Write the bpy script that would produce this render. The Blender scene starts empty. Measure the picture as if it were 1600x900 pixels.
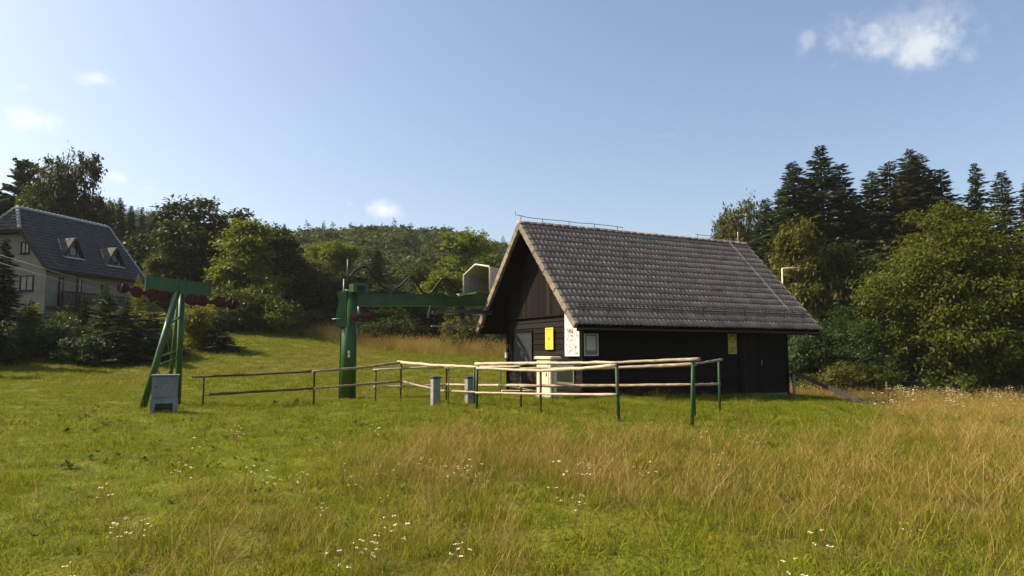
import bpy, math, random
import numpy as np
from mathutils import Vector, Matrix, Euler

R = math.radians
SC = bpy.context.scene
COL = SC.collection
rng = np.random.default_rng(7)
random.seed(7)

# ------------------------------------------------------------------ camera
CAM_H, PITCH, FPX = 1.25, R(5.337), 1101.0
cam_d = bpy.data.cameras.new('camera')
cam = bpy.data.objects.new('camera', cam_d)
COL.objects.link(cam)
cam.location = (0, 0, CAM_H)
cam.rotation_euler = (math.pi / 2 + PITCH, 0, 0)
cam_d.sensor_width = 36.0
cam_d.lens = 36.0 * FPX / 1600.0
cam_d.clip_start, cam_d.clip_end = 0.05, 4000
SC.camera = cam

# ------------------------------------------------------------------ sun and sky
SUN_EL = R(43.0)
SH = Vector((-0.99, 0.12)).normalized()
SUN = Vector((SH.x * math.cos(SUN_EL), SH.y * math.cos(SUN_EL), math.sin(SUN_EL)))
sun_d = bpy.data.lights.new('sun', 'SUN')
sun_d.energy, sun_d.angle, sun_d.color = 5.0, R(0.55), (1.0, 0.85, 0.60)
sun = bpy.data.objects.new('sun', sun_d)
sun.rotation_euler = SUN.to_track_quat('Z', 'Y').to_euler()
sun.location = (-30, 10, 40)
COL.objects.link(sun)

W = bpy.data.worlds.new('World')
SC.world = W
W.use_nodes = True
wn, wl = W.node_tree.nodes, W.node_tree.links
wn.clear()
sky = wn.new('ShaderNodeTexSky')
sky.sky_type = 'NISHITA'
sky.sun_disc = False
sky.sun_elevation = SUN_EL
sky.sun_rotation = math.atan2(SH.x, SH.y)
sky.altitude, sky.air_density, sky.dust_density, sky.ozone_density = 600, 1.0, 4.0, 0.6
bg = wn.new('ShaderNodeBackground')
bg.inputs['Strength'].default_value = 0.095
wl.new(sky.outputs[0], bg.inputs['Color'])


def pix_dir(px, py):
    c, s = math.cos(PITCH), math.sin(PITCH)
    x, z = (px - 800) / FPX, (450 - py) / FPX
    return Vector((x, c - z * s, s + z * c))


# small fair-weather clouds, as shapes on the sky dome: (direction as azimuth/elevation, half width, half height, seed, density)
def wmath(op, a=None, b=None, c=None):
    n = wn.new('ShaderNodeMath')
    n.operation = op
    for i, v in enumerate((a, b, c)):
        if v is None:
            continue
        if isinstance(v, (int, float)):
            n.inputs[i].default_value = v
        else:
            wl.new(v, n.inputs[i])
    return n.outputs[0]


tc = wn.new('ShaderNodeTexCoord')
wnoise = wn.new('ShaderNodeTexNoise')
wnoise.inputs['Scale'].default_value = 27
wnoise.inputs['Detail'].default_value = 7
wnoise.inputs['Roughness'].default_value = 0.62
wl.new(tc.outputs['Generated'], wnoise.inputs['Vector'])
wnoise2 = wn.new('ShaderNodeTexNoise')
wnoise2.inputs['Scale'].default_value = 12
wnoise2.inputs['Detail'].default_value = 3
wl.new(tc.outputs['Generated'], wnoise2.inputs['Vector'])
CLOUDS = [(1365, 62, 88, 52, 0.55), (1450, 66, 80, 48, 0.62), (1262, 68, 20, 24, 0.28), (1405, 36, 140, 46, 0.28),
          (155, 126, 40, 15, 0.75), (60, 188, 52, 24, 0.8), (35, 175, 30, 15, 0.5), (190, 280, 32, 16, 0.85), (30, 135, 22, 15, 0.4),
          (232, 296, 30, 9, 0.3), (600, 328, 36, 19, 0.75), (548, 318, 12, 9, 0.25), (1035, 212, 28, 10, 0.3), (342, 320, 14, 7, 0.3),
          (-420, 120, 90, 40, 0.6), (-260, 300, 60, 24, 0.7), (1900, 180, 110, 40, 0.6), (2300, 60, 130, 50, 0.6)]
total = None
for (px, py, hw, hh, dens) in CLOUDS:
    d = pix_dir(px, py)
    k = d.length * FPX
    d = d.normalized()
    rt = Vector((d.y, -d.x, 0)).normalized()
    up = rt.cross(d).normalized()
    comps = []
    for ax, h in ((rt, hw), (up, hh)):
        vm = wn.new('ShaderNodeVectorMath')
        vm.operation = 'DOT_PRODUCT'
        vm.inputs[1].default_value = ax
        wl.new(tc.outputs['Generated'], vm.inputs[0])
        comps.append(wmath('MULTIPLY', vm.outputs['Value'], k / h))
    fr = wn.new('ShaderNodeVectorMath')
    fr.operation = 'DOT_PRODUCT'
    fr.inputs[1].default_value = d
    wl.new(tc.outputs['Generated'], fr.inputs[0])
    r2 = wmath('ADD', wmath('MULTIPLY', comps[0], comps[0]), wmath('MULTIPLY', comps[1], comps[1]))
    m = wmath('SUBTRACT', 1.05, wmath('SQRT', r2))
    n1 = wmath('MULTIPLY', wmath('SUBTRACT', wnoise.outputs['Fac'], 0.5), 2.9)
    n2 = wmath('MULTIPLY', wmath('SUBTRACT', wnoise2.outputs['Fac'], 0.5), 0.9)
    m = wmath('MULTIPLY', wmath('ADD', m, wmath('ADD', n1, n2)), 0.9)
    mr = wn.new('ShaderNodeMapRange')
    mr.interpolation_type = 'SMOOTHSTEP'
    mr.inputs['From Min'].default_value = 0.05
    mr.inputs['From Max'].default_value = 1.25
    mr.inputs['To Max'].default_value = dens
    wl.new(m, mr.inputs['Value'])
    # fades at the rim of the ellipse and only on the near side of the dome
    rim = wn.new('ShaderNodeMapRange')
    rim.interpolation_type = 'SMOOTHSTEP'
    rim.inputs['From Min'].default_value = 2.2
    rim.inputs['From Max'].default_value = 0.3
    wl.new(r2, rim.inputs['Value'])
    v = wmath('MULTIPLY', wmath('MULTIPLY', mr.outputs[0], rim.outputs[0]), wmath('GREATER_THAN', fr.outputs['Value'], 0.2))
    total = v if total is None else wmath('MAXIMUM', total, v)
bgc = wn.new('ShaderNodeBackground')
bgc.inputs['Color'].default_value = (0.92, 0.92, 0.90, 1)
bgc.inputs['Strength'].default_value = 0.58
wmix = wn.new('ShaderNodeMixShader')
wl.new(total, wmix.inputs[0])
wl.new(bg.outputs[0], wmix.inputs[1])
wl.new(bgc.outputs[0], wmix.inputs[2])
wout = wn.new('ShaderNodeOutputWorld')
wl.new(wmix.outputs[0], wout.inputs['Surface'])

vs = SC.view_settings
vs.view_transform, vs.look, vs.exposure, vs.gamma = 'Standard', 'None', 1.05, 1.0
vs.use_curve_mapping = False
SC.cycles.max_bounces = 5
SC.cycles.diffuse_bounces = 3
SC.cycles.glossy_bounces = 1
SC.cycles.transmission_bounces = 3
SC.cycles.transparent_max_bounces = 8
SC.cycles.volume_bounces = 1


# ------------------------------------------------------------------ helpers
def setp(o, label=None, cat=None, group=None, kind=None):
    for k, v in (('label', label), ('category', cat), ('group', group), ('kind', kind)):
        if v:
            o[k] = v
    return o


def empty(name, loc=(0, 0, 0), rz=0.0):
    o = bpy.data.objects.new(name, None)
    o.empty_display_size = 0.2
    o.location = loc
    o.rotation_euler = (0, 0, rz)
    COL.objects.link(o)
    return o


def link(name, me, parent=None, mat=None):
    o = bpy.data.objects.new(name, me)
    if mat is not None:
        if not me.materials:
            me.materials.append(mat)
        elif me.materials[0] is not mat:
            o.material_slots[0].link = 'OBJECT'
            o.material_slots[0].material = mat
    COL.objects.link(o)
    if parent is not None:
        o.parent = parent
    return o


def np_mesh(name, verts, faces, smooth=False):
    verts = np.asarray(verts, dtype=np.float32).reshape(-1, 3)
    faces = np.asarray(faces, dtype=np.int32)
    n, k = faces.shape
    me = bpy.data.meshes.new(name)
    me.vertices.add(len(verts))
    me.vertices.foreach_set('co', verts.ravel())
    me.loops.add(n * k)
    me.loops.foreach_set('vertex_index', faces.ravel())
    me.polygons.add(n)
    me.polygons.foreach_set('loop_start', np.arange(0, n * k, k, dtype=np.int32))
    me.polygons.foreach_set('loop_total', np.full(n, k, dtype=np.int32))
    if smooth:
        me.polygons.foreach_set('use_smooth', np.ones(n, dtype=bool))
    me.update(calc_edges=True)
    return me


class MB:
    """collects simple solids into one mesh"""
    def __init__(s):
        s.v, s.f, s.sm = [], [], []

    def add(s, vs, fs, smooth=False):
        b = len(s.v)
        s.v += [tuple(p) for p in vs]
        s.f += [tuple(i + b for i in f) for f in fs]
        s.sm += [smooth] * len(fs)
        return s

    def box(s, x0, x1, y0, y1, z0, z1, M=None, ch=0.0):
        if ch > 0:
            return s.chbox(x0, x1, y0, y1, z0, z1, ch, M)
        p = [Vector(c) for c in ((x0, y0, z0), (x1, y0, z0), (x1, y1, z0), (x0, y1, z0), (x0, y0, z1), (x1, y0, z1), (x1, y1, z1), (x0, y1, z1))]
        if M is not None:
            p = [M @ q for q in p]
        return s.add(p, [(0, 3, 2, 1), (4, 5, 6, 7), (0, 1, 5, 4), (1, 2, 6, 5), (2, 3, 7, 6), (3, 0, 4, 7)])

    def chbox(s, x0, x1, y0, y1, z0, z1, c, M=None):
        # box with chamfered vertical and top edges
        def ring(z, i):
            a, b, e, g = x0 + i, x1 - i, y0 + i, y1 - i
            return [(a + c, e, z), (b - c, e, z), (b, e + c, z), (b, g - c, z), (b - c, g, z), (a + c, g, z), (a, g - c, z), (a, e + c, z)]
        p = ring(z0, 0) + ring(z1 - c, 0) + ring(z1, c)
        p = [Vector(q) for q in p]
        if M is not None:
            p = [M @ q for q in p]
        f = [tuple(range(7, -1, -1)), tuple(range(16, 24))]
        for r in (0, 8):
            for i in range(8):
                j = (i + 1) % 8
                f.append((r + i, r + j, r + 8 + j, r + 8 + i))
        return s.add(p, f)

    def beam(s, a, b, w, h, up=(0, 0, 1), roll=0):
        a, b = Vector(a), Vector(b)
        d = (b - a).normalized()
        sx = d.cross(Vector(up)).normalized()
        sz = sx.cross(d).normalized()
        p = []
        for q in (a, b):
            for i, j in ((-1, -1), (1, -1), (1, 1), (-1, 1)):
                p.append(q + sx * (i * w / 2) + sz * (j * h / 2))
        return s.add(p, [(3, 2, 1, 0), (4, 5, 6, 7), (0, 1, 5, 4), (1, 2, 6, 5), (2, 3, 7, 6), (3, 0, 4, 7)])

    def tube(s, pts, rad, n=8, caps=True, smooth=True, wob=0.0):
        pts = [Vector(p) for p in pts]
        if not hasattr(rad, '__len__'):
            rad = [rad] * len(pts)
        b = len(s.v)
        ref = None
        for i, p in enumerate(pts):
            t = (pts[min(i + 1, len(pts) - 1)] - pts[max(i - 1, 0)]).normalized()
            if ref is None:
                ref = Vector((0, 0, 1)) if abs(t.z) < 0.9 else Vector((1, 0, 0))
            x = t.cross(ref).normalized()
            y = x.cross(t).normalized()
            for k in range(n):
                a = 2 * math.pi * k / n
                r = rad[i] * (1 + wob * random.uniform(-1, 1))
                s.v.append(tuple(p + x * math.cos(a) * r + y * math.sin(a) * r))
        for i in range(len(pts) - 1):
            for k in range(n):
                k2 = (k + 1) % n
                s.f.append((b + i * n + k, b + (i + 1) * n + k, b + (i + 1) * n + k2, b + i * n + k2))
                s.sm.append(smooth)
        if caps:
            s.f.append(tuple(b + k for k in range(n)))
            s.f.append(tuple(b + (len(pts) - 1) * n + k for k in range(n - 1, -1, -1)))
            s.sm += [False, False]
        return s

    def disc(s, c, axis, r, w, n=20, r_in=0.0):
        axis = Vector(axis).normalized()
        c = Vector(c)
        return s.tube([c - axis * w / 2, c + axis * w / 2], r, n)

    def build(s, name, mat, parent=None):
        me = bpy.data.meshes.new(name)
        me.from_pydata(s.v, [], s.f)
        me.polygons.foreach_set('use_smooth', s.sm)
        me.update()
        return link(name, me, parent, mat)


# ------------------------------------------------------------------ materials
def mat_new(name):
    m = bpy.data.materials.new(name)
    m.use_nodes = True
    m.node_tree.nodes.clear()
    return m, m.node_tree.nodes, m.node_tree.links


def ramp(n, stops):
    r = n.new('ShaderNodeValToRGB')
    e = r.color_ramp.elements
    while len(e) > 1:
        e.remove(e[-1])
    e[0].position, e[0].color = stops[0][0], (*stops[0][1], 1)
    for p, c in stops[1:]:
        k = e.new(p)
        k.color = (*c, 1)
    return r


def mat_noise(name, stops, scale=8.0, rough=0.85, bump=0.0, detail=6, stretch=(1, 1, 1), per_obj=0.0, spec=0.2, metal=0.0, bscale=None, coord='Object', patch=0.0):
    m, n, l = mat_new(name)
    o = n.new('ShaderNodeOutputMaterial')
    p = n.new('ShaderNodeBsdfPrincipled')
    p.inputs['Roughness'].default_value = rough
    p.inputs['Specular IOR Level'].default_value = spec
    p.inputs['Metallic'].default_value = metal
    l.new(p.outputs[0], o.inputs[0])
    t = n.new('ShaderNodeTexCoord')
    mp = n.new('ShaderNodeMapping')
    mp.inputs['Scale'].default_value = stretch
    l.new(t.outputs[coord], mp.inputs[0])
    src = mp.outputs[0]
    oi = n.new('ShaderNodeObjectInfo')
    if per_obj > 0:
        vm = n.new('ShaderNodeVectorMath')
        vm.operation = 'ADD'
        mul = n.new('ShaderNodeMath')
        mul.operation = 'MULTIPLY'
        mul.inputs[1].default_value = 37.0
        l.new(oi.outputs['Random'], mul.inputs[0])
        l.new(src, vm.inputs[0])
        l.new(mul.outputs[0], vm.inputs[1])
        src = vm.outputs[0]
    ns = n.new('ShaderNodeTexNoise')
    ns.inputs['Scale'].default_value = scale
    ns.inputs['Detail'].default_value = detail
    ns.inputs['Roughness'].default_value = 0.65
    l.new(src, ns.inputs['Vector'])
    fac = ns.outputs['Fac']
    if per_obj > 0:
        ma = n.new('ShaderNodeMath')
        ma.operation = 'MULTIPLY_ADD'
        ma.inputs[1].default_value = per_obj
        l.new(oi.outputs['Random'], ma.inputs[0])
        sub = n.new('ShaderNodeMath')
        sub.operation = 'SUBTRACT'
        sub.inputs[1].default_value = per_obj / 2
        l.new(fac, sub.inputs[0])
        l.new(sub.outputs[0], ma.inputs[2])
        fac = ma.outputs[0]
    if patch > 0:
        gp = n.new('ShaderNodeNewGeometry')
        pn = n.new('ShaderNodeTexNoise')
        pn.inputs['Scale'].default_value = 0.9
        pn.inputs['Detail'].default_value = 3
        l.new(gp.outputs['Position'], pn.inputs['Vector'])
        pa = n.new('ShaderNodeMath')
        pa.operation = 'MULTIPLY_ADD'
        pa.inputs[1].default_value = patch
        l.new(pn.outputs['Fac'], pa.inputs[0])
        ps = n.new('ShaderNodeMath')
        ps.operation = 'SUBTRACT'
        ps.inputs[1].default_value = patch / 2
        l.new(fac, ps.inputs[0])
        l.new(ps.outputs[0], pa.inputs[2])
        fac = pa.outputs[0]
    r = ramp(n, stops)
    l.new(fac, r.inputs[0])
    l.new(r.outputs[0], p.inputs['Base Color'])
    if bump > 0:
        b = n.new('ShaderNodeBump')
        b.inputs['Strength'].default_value = bump
        b.inputs['Distance'].default_value = 0.02
        if bscale:
            nb = n.new('ShaderNodeTexNoise')
            nb.inputs['Scale'].default_value = bscale
            nb.inputs['Detail'].default_value = 5
            l.new(src, nb.inputs['Vector'])
            l.new(nb.outputs['Fac'], b.inputs['Height'])
        else:
            l.new(ns.outputs['Fac'], b.inputs['Height'])
        l.new(b.outputs[0], p.inputs['Normal'])
    return m


def mat_leaf(name, c0, c1, transl=0.35, rough=0.55, nscale=0.5, spec=0.12, tc=1.5):
    """foliage: colour varies from leaf to leaf and in patches, some light passes through"""
    m, n, l = mat_new(name)
    o = n.new('ShaderNodeOutputMaterial')
    at = n.new('ShaderNodeAttribute')
    at.attribute_name = 'rnd'
    g = n.new('ShaderNodeNewGeometry')
    ns = n.new('ShaderNodeTexNoise')
    ns.inputs['Scale'].default_value = nscale
    ns.inputs['Detail'].default_value = 4
    l.new(g.outputs['Position'], ns.inputs['Vector'])
    oi = n.new('ShaderNodeObjectInfo')
    a = n.new('ShaderNodeMath')
    a.operation = 'MULTIPLY_ADD'
    a.inputs[1].default_value = 0.4
    l.new(at.outputs['Fac'], a.inputs[0])
    l.new(ns.outputs['Fac'], a.inputs[2])
    a2 = n.new('ShaderNodeMath')
    a2.operation = 'MULTIPLY_ADD'
    a2.inputs[1].default_value = 0.2
    l.new(oi.outputs['Random'], a2.inputs[0])
    l.new(a.outputs[0], a2.inputs[2])
    mid = tuple((x + y) / 2 for x, y in zip(c0, c1))
    r = ramp(n, [(0.45, c0), (0.75, mid), (1.05, c1)])
    l.new(a2.outputs[0], r.inputs[0])
    p = n.new('ShaderNodeBsdfPrincipled')
    p.inputs['Roughness'].default_value = rough
    p.inputs['Specular IOR Level'].default_value = spec
    l.new(r.outputs[0], p.inputs['Base Color'])
    t = n.new('ShaderNodeBsdfTranslucent')
    hs = n.new('ShaderNodeMix')
    hs.data_type = 'RGBA'
    hs.blend_type = 'MULTIPLY'
    hs.inputs['Factor'].default_value = 1.0
    l.new(r.outputs[0], hs.inputs['A'])
    hs.inputs['B'].default_value = (1.25 * tc, 1.15 * tc, 0.5 * tc, 1)
    l.new(hs.outputs['Result'], t.inputs['Color'])
    mx = n.new('ShaderNodeMixShader')
    mx.inputs[0].default_value = transl
    l.new(p.outputs[0], mx.inputs[1])
    l.new(t.outputs[0], mx.inputs[2])
    l.new(mx.outputs[0], o.inputs[0])
    return m


def mat_blades(name, green0, green1, dry0, dry1, transl=0.4):
    """grass: 'tint' of each tuft runs from green to dry, blades vary"""
    m, n, l = mat_new(name)
    o = n.new('ShaderNodeOutputMaterial')
    at = n.new('ShaderNodeAttribute')
    at.attribute_name = 'rnd'
    ti = n.new('ShaderNodeAttribute')
    ti.attribute_type = 'INSTANCER'
    ti.attribute_name = 'tint'
    g = ramp(n, [(0.0, green0), (1.0, green1)])
    d = ramp(n, [(0.0, dry0), (1.0, dry1)])
    l.new(at.outputs['Fac'], g.inputs[0])
    l.new(at.outputs['Fac'], d.inputs[0])
    # blades dry one by one
    sub = n.new('ShaderNodeMath')
    sub.operation = 'MULTIPLY_ADD'
    sub.inputs[1].default_value = 0.45
    sub.inputs[2].default_value = -0.22
    wn_ = n.new('ShaderNodeMath')
    wn_.operation = 'FRACT'
    w2 = n.new('ShaderNodeMath')
    w2.operation = 'MULTIPLY'
    w2.inputs[1].default_value = 7.31
    l.new(at.outputs['Fac'], w2.inputs[0])
    l.new(w2.outputs[0], wn_.inputs[0])
    l.new(wn_.outputs[0], sub.inputs[0])
    ad = n.new('ShaderNodeMath')
    ad.operation = 'ADD'
    ad.use_clamp = True
    l.new(ti.outputs['Fac'], ad.inputs[0])
    l.new(sub.outputs[0], ad.inputs[1])
    mc = n.new('ShaderNodeMix')
    mc.data_type = 'RGBA'
    l.new(ad.outputs[0], mc.inputs['Factor'])
    l.new(g.outputs[0], mc.inputs['A'])
    l.new(d.outputs[0], mc.inputs['B'])
    p = n.new('ShaderNodeBsdfPrincipled')
    p.inputs['Roughness'].default_value = 0.65
    p.inputs['Specular IOR Level'].default_value = 0.08
    l.new(mc.outputs['Result'], p.inputs['Base Color'])
    t = n.new('ShaderNodeBsdfTranslucent')
    l.new(mc.outputs['Result'], t.inputs['Color'])
    mx = n.new('ShaderNodeMixShader')
    mx.inputs[0].default_value = transl
    l.new(p.outputs[0], mx.inputs[1])
    l.new(t.outputs[0], mx.inputs[2])
    l.new(mx.outputs[0], o.inputs[0])
    return m


M = {}
M['tile'] = mat_noise('concrete_tile', [(0.25, (0.15, 0.114, 0.092)), (0.5, (0.25, 0.2, 0.165)), (0.68, (0.32, 0.27, 0.225)), (0.85, (0.40, 0.35, 0.29))], 9, 0.85, 0.15, per_obj=0.16, spec=0.1, bscale=60, patch=.22)
M['tile_pale'] = mat_noise('verge_concrete', [(0.3, (0.12, 0.098, 0.076)), (0.6, (0.21, 0.177, 0.14))], 9, 0.9, 0.2, per_obj=0.3)
M['board'] = mat_noise('dark_stained_board', [(0.25, (0.004, 0.0033, 0.0028)), (0.55, (0.009, 0.0073, 0.0062)), (0.8, (0.022, 0.0175, 0.015))], 3, 0.8, 0.4, stretch=(1.2, 1.2, 22), per_obj=0.35, spec=0.08)
M['vboard'] = mat_noise('dark_vertical_board', [(0.25, (0.004, 0.0033, 0.0028)), (0.55, (0.009, 0.0073, 0.0062)), (0.8, (0.02, 0.016, 0.014))], 3, 0.8, 0.4, stretch=(14, 14, 0.8), per_obj=0.5, spec=0.08)
M['black_wood'] = mat_noise('black_timber', [(0.3, (0.003, 0.0025, 0.0025)), (0.7, (0.008, 0.0065, 0.006))], 4, 0.9, 0.2, stretch=(1, 1, 8), spec=0.05)
M['rail'] = mat_noise('peeled_log', [(0.25, (0.10, 0.074, 0.052)), (0.45, (0.28, 0.22, 0.16)), (0.62, (0.42, 0.345, 0.26)), (0.85, (0.54, 0.46, 0.36))], 5, 0.7, 0.5, stretch=(1.2, 9, 9), per_obj=0.25, bscale=18)
M['rail_dark'] = mat_noise('weathered_dark_log', [(0.3, (0.035, 0.022, 0.014)), (0.6, (0.085, 0.055, 0.036)), (0.8, (0.16, 0.11, 0.075))], 6, 0.85, 0.5, stretch=(1.2, 9, 9), per_obj=0.2)
M['post_green'] = mat_noise('chipped_green_paint', [(0.3, (0.05, 0.035, 0.022)), (0.42, (0.016, 0.045, 0.012)), (0.6, (0.018, 0.06, 0.014)), (0.8, (0.026, 0.08, 0.02))], 9, 0.55, 0.15, stretch=(1, 1, 0.5), per_obj=0.12)
M['post_rust'] = mat_noise('rusty_dark_post', [(0.3, (0.018, 0.016, 0.012)), (0.6, (0.04, 0.034, 0.02)), (0.8, (0.075, 0.05, 0.03))], 14, 0.8, 0.2, stretch=(1, 1, 0.4))
M['lift_green'] = mat_noise('lift_green_paint', [(0.27, (0.045, 0.032, 0.014)), (0.34, (0.014, 0.048, 0.010)), (0.5, (0.018, 0.073, 0.013)), (0.75, (0.024, 0.1, 0.018)), (0.9, (0.04, 0.11, 0.035))], 3, 0.42, 0.06, stretch=(1, 1, 0.6), spec=0.45)
M['red'] = mat_noise('red_wheel_paint', [(0.3, (0.028, 0.004, 0.003)), (0.7, (0.06, 0.007, 0.005))], 8, 0.6, 0.1)
M['steel'] = mat_noise('galvanised_steel', [(0.3, (0.2, 0.205, 0.2)), (0.7, (0.36, 0.36, 0.35))], 9, 0.5, 0.05, metal=0.3, spec=0.4)
M['dark_steel'] = mat_noise('dark_steel', [(0.3, (0.025, 0.026, 0.025)), (0.7, (0.06, 0.06, 0.058))], 9, 0.5, 0.05)
M['rubber'] = mat_noise('black_rubber', [(0.3, (0.012, 0.012, 0.012)), (0.7, (0.025, 0.024, 0.022))], 12, 0.6, 0.05)
M['hood'] = mat_noise('pale_sheet_metal', [(0.3, (0.27, 0.265, 0.26)), (0.7, (0.38, 0.375, 0.36))], 3, 0.55, 0.05)
M['box_grey'] = mat_noise('weathered_grey_cabinet', [(0.25, (0.13, 0.135, 0.14)), (0.55, (0.2, 0.21, 0.22)), (0.8, (0.27, 0.28, 0.285))], 3.5, 0.6, 0.08, stretch=(1, 1, 0.5))
M['concrete'] = mat_noise('grey_concrete', [(0.25, (0.11, 0.113, 0.112)), (0.5, (0.2, 0.205, 0.2)), (0.8, (0.3, 0.3, 0.29))], 7, 0.9, 0.4, bscale=40)
M['beige'] = mat_noise('beige_concrete', [(0.25, (0.36, 0.31, 0.21)), (0.5, (0.52, 0.46, 0.33)), (0.8, (0.62, 0.56, 0.43))], 4, 0.9, 0.3, bscale=30)
M['yellow'] = mat_noise('yellow_sign', [(0.3, (0.66, 0.40, 0.045)), (0.7, (0.76, 0.48, 0.06))], 4, 0.5, 0.0)
M['yellow_old'] = mat_noise('faded_yellow_sign', [(0.3, (0.42, 0.34, 0.07)), (0.7, (0.6, 0.48, 0.1))], 6, 0.6, 0.0)
M['ink'] = mat_noise('dark_print', [(0.3, (0.03, 0.022, 0.012)), (0.7, (0.06, 0.05, 0.03))], 20, 0.7)
M['ink_blue'] = mat_noise('blue_print', [(0.3, (0.05, 0.06, 0.16)), (0.7, (0.1, 0.11, 0.25))], 20, 0.7)
M['ink_red'] = mat_noise('red_print', [(0.3, (0.35, 0.08, 0.07)), (0.7, (0.45, 0.16, 0.13))], 20, 0.7)
M['ink_brown'] = mat_noise('brown_print', [(0.3, (0.13, 0.10, 0.08)), (0.7, (0.24, 0.2, 0.16))], 20, 0.7)
M['white_panel'] = mat_noise('white_panel', [(0.3, (0.72, 0.69, 0.64)), (0.7, (0.8, 0.78, 0.74))], 5, 0.5)
M['paper'] = mat_noise('grey_paper', [(0.3, (0.42, 0.43, 0.38)), (0.7, (0.52, 0.52, 0.46))], 4, 0.6)
M['case_frame'] = mat_noise('aluminium_frame', [(0.3, (0.4, 0.42, 0.38)), (0.7, (0.52, 0.54, 0.5))], 8, 0.5, metal=0.2)
M['case_back'] = mat_noise('case_felt', [(0.3, (0.16, 0.17, 0.15)), (0.7, (0.22, 0.23, 0.2))], 15, 0.9)
M['shutter'] = mat_noise('blue_grey_mesh', [(0.3, (0.028, 0.034, 0.04)), (0.7, (0.06, 0.07, 0.08))], 10, 0.6)
M['mesh_wire'] = mat_noise('shutter_wire', [(0.3, (0.06, 0.068, 0.075)), (0.7, (0.11, 0.12, 0.13))], 10, 0.5)
M['plank'] = mat_noise('weathered_plank', [(0.25, (0.17, 0.13, 0.09)), (0.55, (0.32, 0.26, 0.19)), (0.8, (0.45, 0.38, 0.29))], 5, 0.85, 0.4, stretch=(1.5, 10, 10))
M['new_plank'] = mat_noise('pale_yellow_board', [(0.3, (0.62, 0.5, 0.27)), (0.7, (0.74, 0.62, 0.38))], 5, 0.8, 0.2, stretch=(1.5, 10, 10))
M['pale_pole'] = mat_noise('pale_painted_pole', [(0.3, (0.55, 0.5, 0.34)), (0.7, (0.68, 0.62, 0.45))], 6, 0.5)
M['plaster'] = mat_noise('cream_plaster', [(0.3, (0.19, 0.178, 0.135)), (0.7, (0.26, 0.245, 0.19))], 1.2, 0.95, 0.1)
M['house_tile'] = mat_noise('slate_grey_tile', [(0.25, (0.03, 0.033, 0.033)), (0.5, (0.055, 0.058, 0.056)), (0.8, (0.095, 0.095, 0.088))], 2.2, 0.8, 0.1)
M['hip_tile'] = mat_noise('pale_hip_tile', [(0.3, (0.3, 0.3, 0.26)), (0.7, (0.45, 0.44, 0.38))], 3, 0.85)
M['house_dark'] = mat_noise('dark_brown_timber', [(0.3, (0.018, 0.015, 0.013)), (0.7, (0.04, 0.032, 0.028))], 4, 0.8)
M['flash'] = mat_noise('zinc_flashing', [(0.3, (0.32, 0.34, 0.36)), (0.7, (0.48, 0.5, 0.52))], 6, 0.5)
M['white_frame'] = mat_noise('white_window_frame', [(0.3, (0.6, 0.6, 0.58)), (0.7, (0.72, 0.72, 0.7))], 6, 0.5)
m_, n_, l_ = mat_new('window_glass')
p_ = n_.new('ShaderNodeBsdfPrincipled')
p_.inputs['Base Color'].default_value = (0.012, 0.015, 0.017, 1)
p_.inputs['Roughness'].default_value = 0.06
p_.inputs['Specular IOR Level'].default_value = 0.6
o_ = n_.new('ShaderNodeOutputMaterial')
l_.new(p_.outputs[0], o_.inputs[0])
M['glass'] = m_
M['bark'] = mat_noise('bark', [(0.3, (0.035, 0.027, 0.02)), (0.6, (0.075, 0.06, 0.045)), (0.85, (0.13, 0.11, 0.09))], 6, 0.95, 0.6, stretch=(4, 4, 0.6))
M['bark_pale'] = mat_noise('pale_bark', [(0.3, (0.09, 0.08, 0.065)), (0.7, (0.22, 0.2, 0.17))], 6, 0.95, 0.5, stretch=(4, 4, 0.6))
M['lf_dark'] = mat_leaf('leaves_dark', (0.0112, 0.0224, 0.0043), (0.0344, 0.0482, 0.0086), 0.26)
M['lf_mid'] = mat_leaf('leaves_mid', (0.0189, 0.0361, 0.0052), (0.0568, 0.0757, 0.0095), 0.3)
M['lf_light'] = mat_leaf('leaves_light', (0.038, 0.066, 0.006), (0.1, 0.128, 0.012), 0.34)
M['lf_walnut'] = mat_leaf('leaves_yellow_green', (0.0292, 0.0533, 0.0034), (0.0929, 0.1015, 0.0095), 0.32, nscale=0.7)
M['lf_autumn'] = mat_leaf('leaves_olive', (0.036, 0.046, 0.007), (0.088, 0.084, 0.013), 0.3)
M['lf_gold'] = mat_leaf('leaves_gold', (0.09, 0.10, 0.008), (0.2, 0.19, 0.014), 0.35)
M['lf_shrub'] = mat_leaf('leaves_shrub', (0.0120, 0.0292, 0.0060), (0.0344, 0.0585, 0.0120), 0.25)
M['needle'] = mat_leaf('needles_dark', (0.0069, 0.0172, 0.0069), (0.0206, 0.0344, 0.0103), 0.15)
M['needle_mid'] = mat_leaf('needles_mid', (0.0103, 0.0249, 0.0086), (0.0310, 0.0499, 0.0129), 0.16)
M['needle_warm'] = mat_leaf('needles_warm', (0.0189, 0.0267, 0.0077), (0.0447, 0.0482, 0.0120), 0.16)
M['needle_gold'] = mat_leaf('needles_gold', (0.09, 0.105, 0.008), (0.19, 0.185, 0.015), 0.3)
M['blades'] = mat_blades('grass_blades', (0.072, 0.108, 0.002), (0.2, 0.24, 0.006), (0.19, 0.122, 0.023), (0.40, 0.278, 0.082), 0.42)
M['stalks'] = mat_blades('grass_stalks', (0.2, 0.17, 0.022), (0.32, 0.25, 0.045), (0.27, 0.172, 0.046), (0.55, 0.39, 0.15), 0.3)
M['weeds'] = mat_blades('weed_leaves', (0.055, 0.10, 0.008), (0.11, 0.16, 0.014), (0.09, 0.09, 0.016), (0.17, 0.14, 0.035), 0.3)
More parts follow.
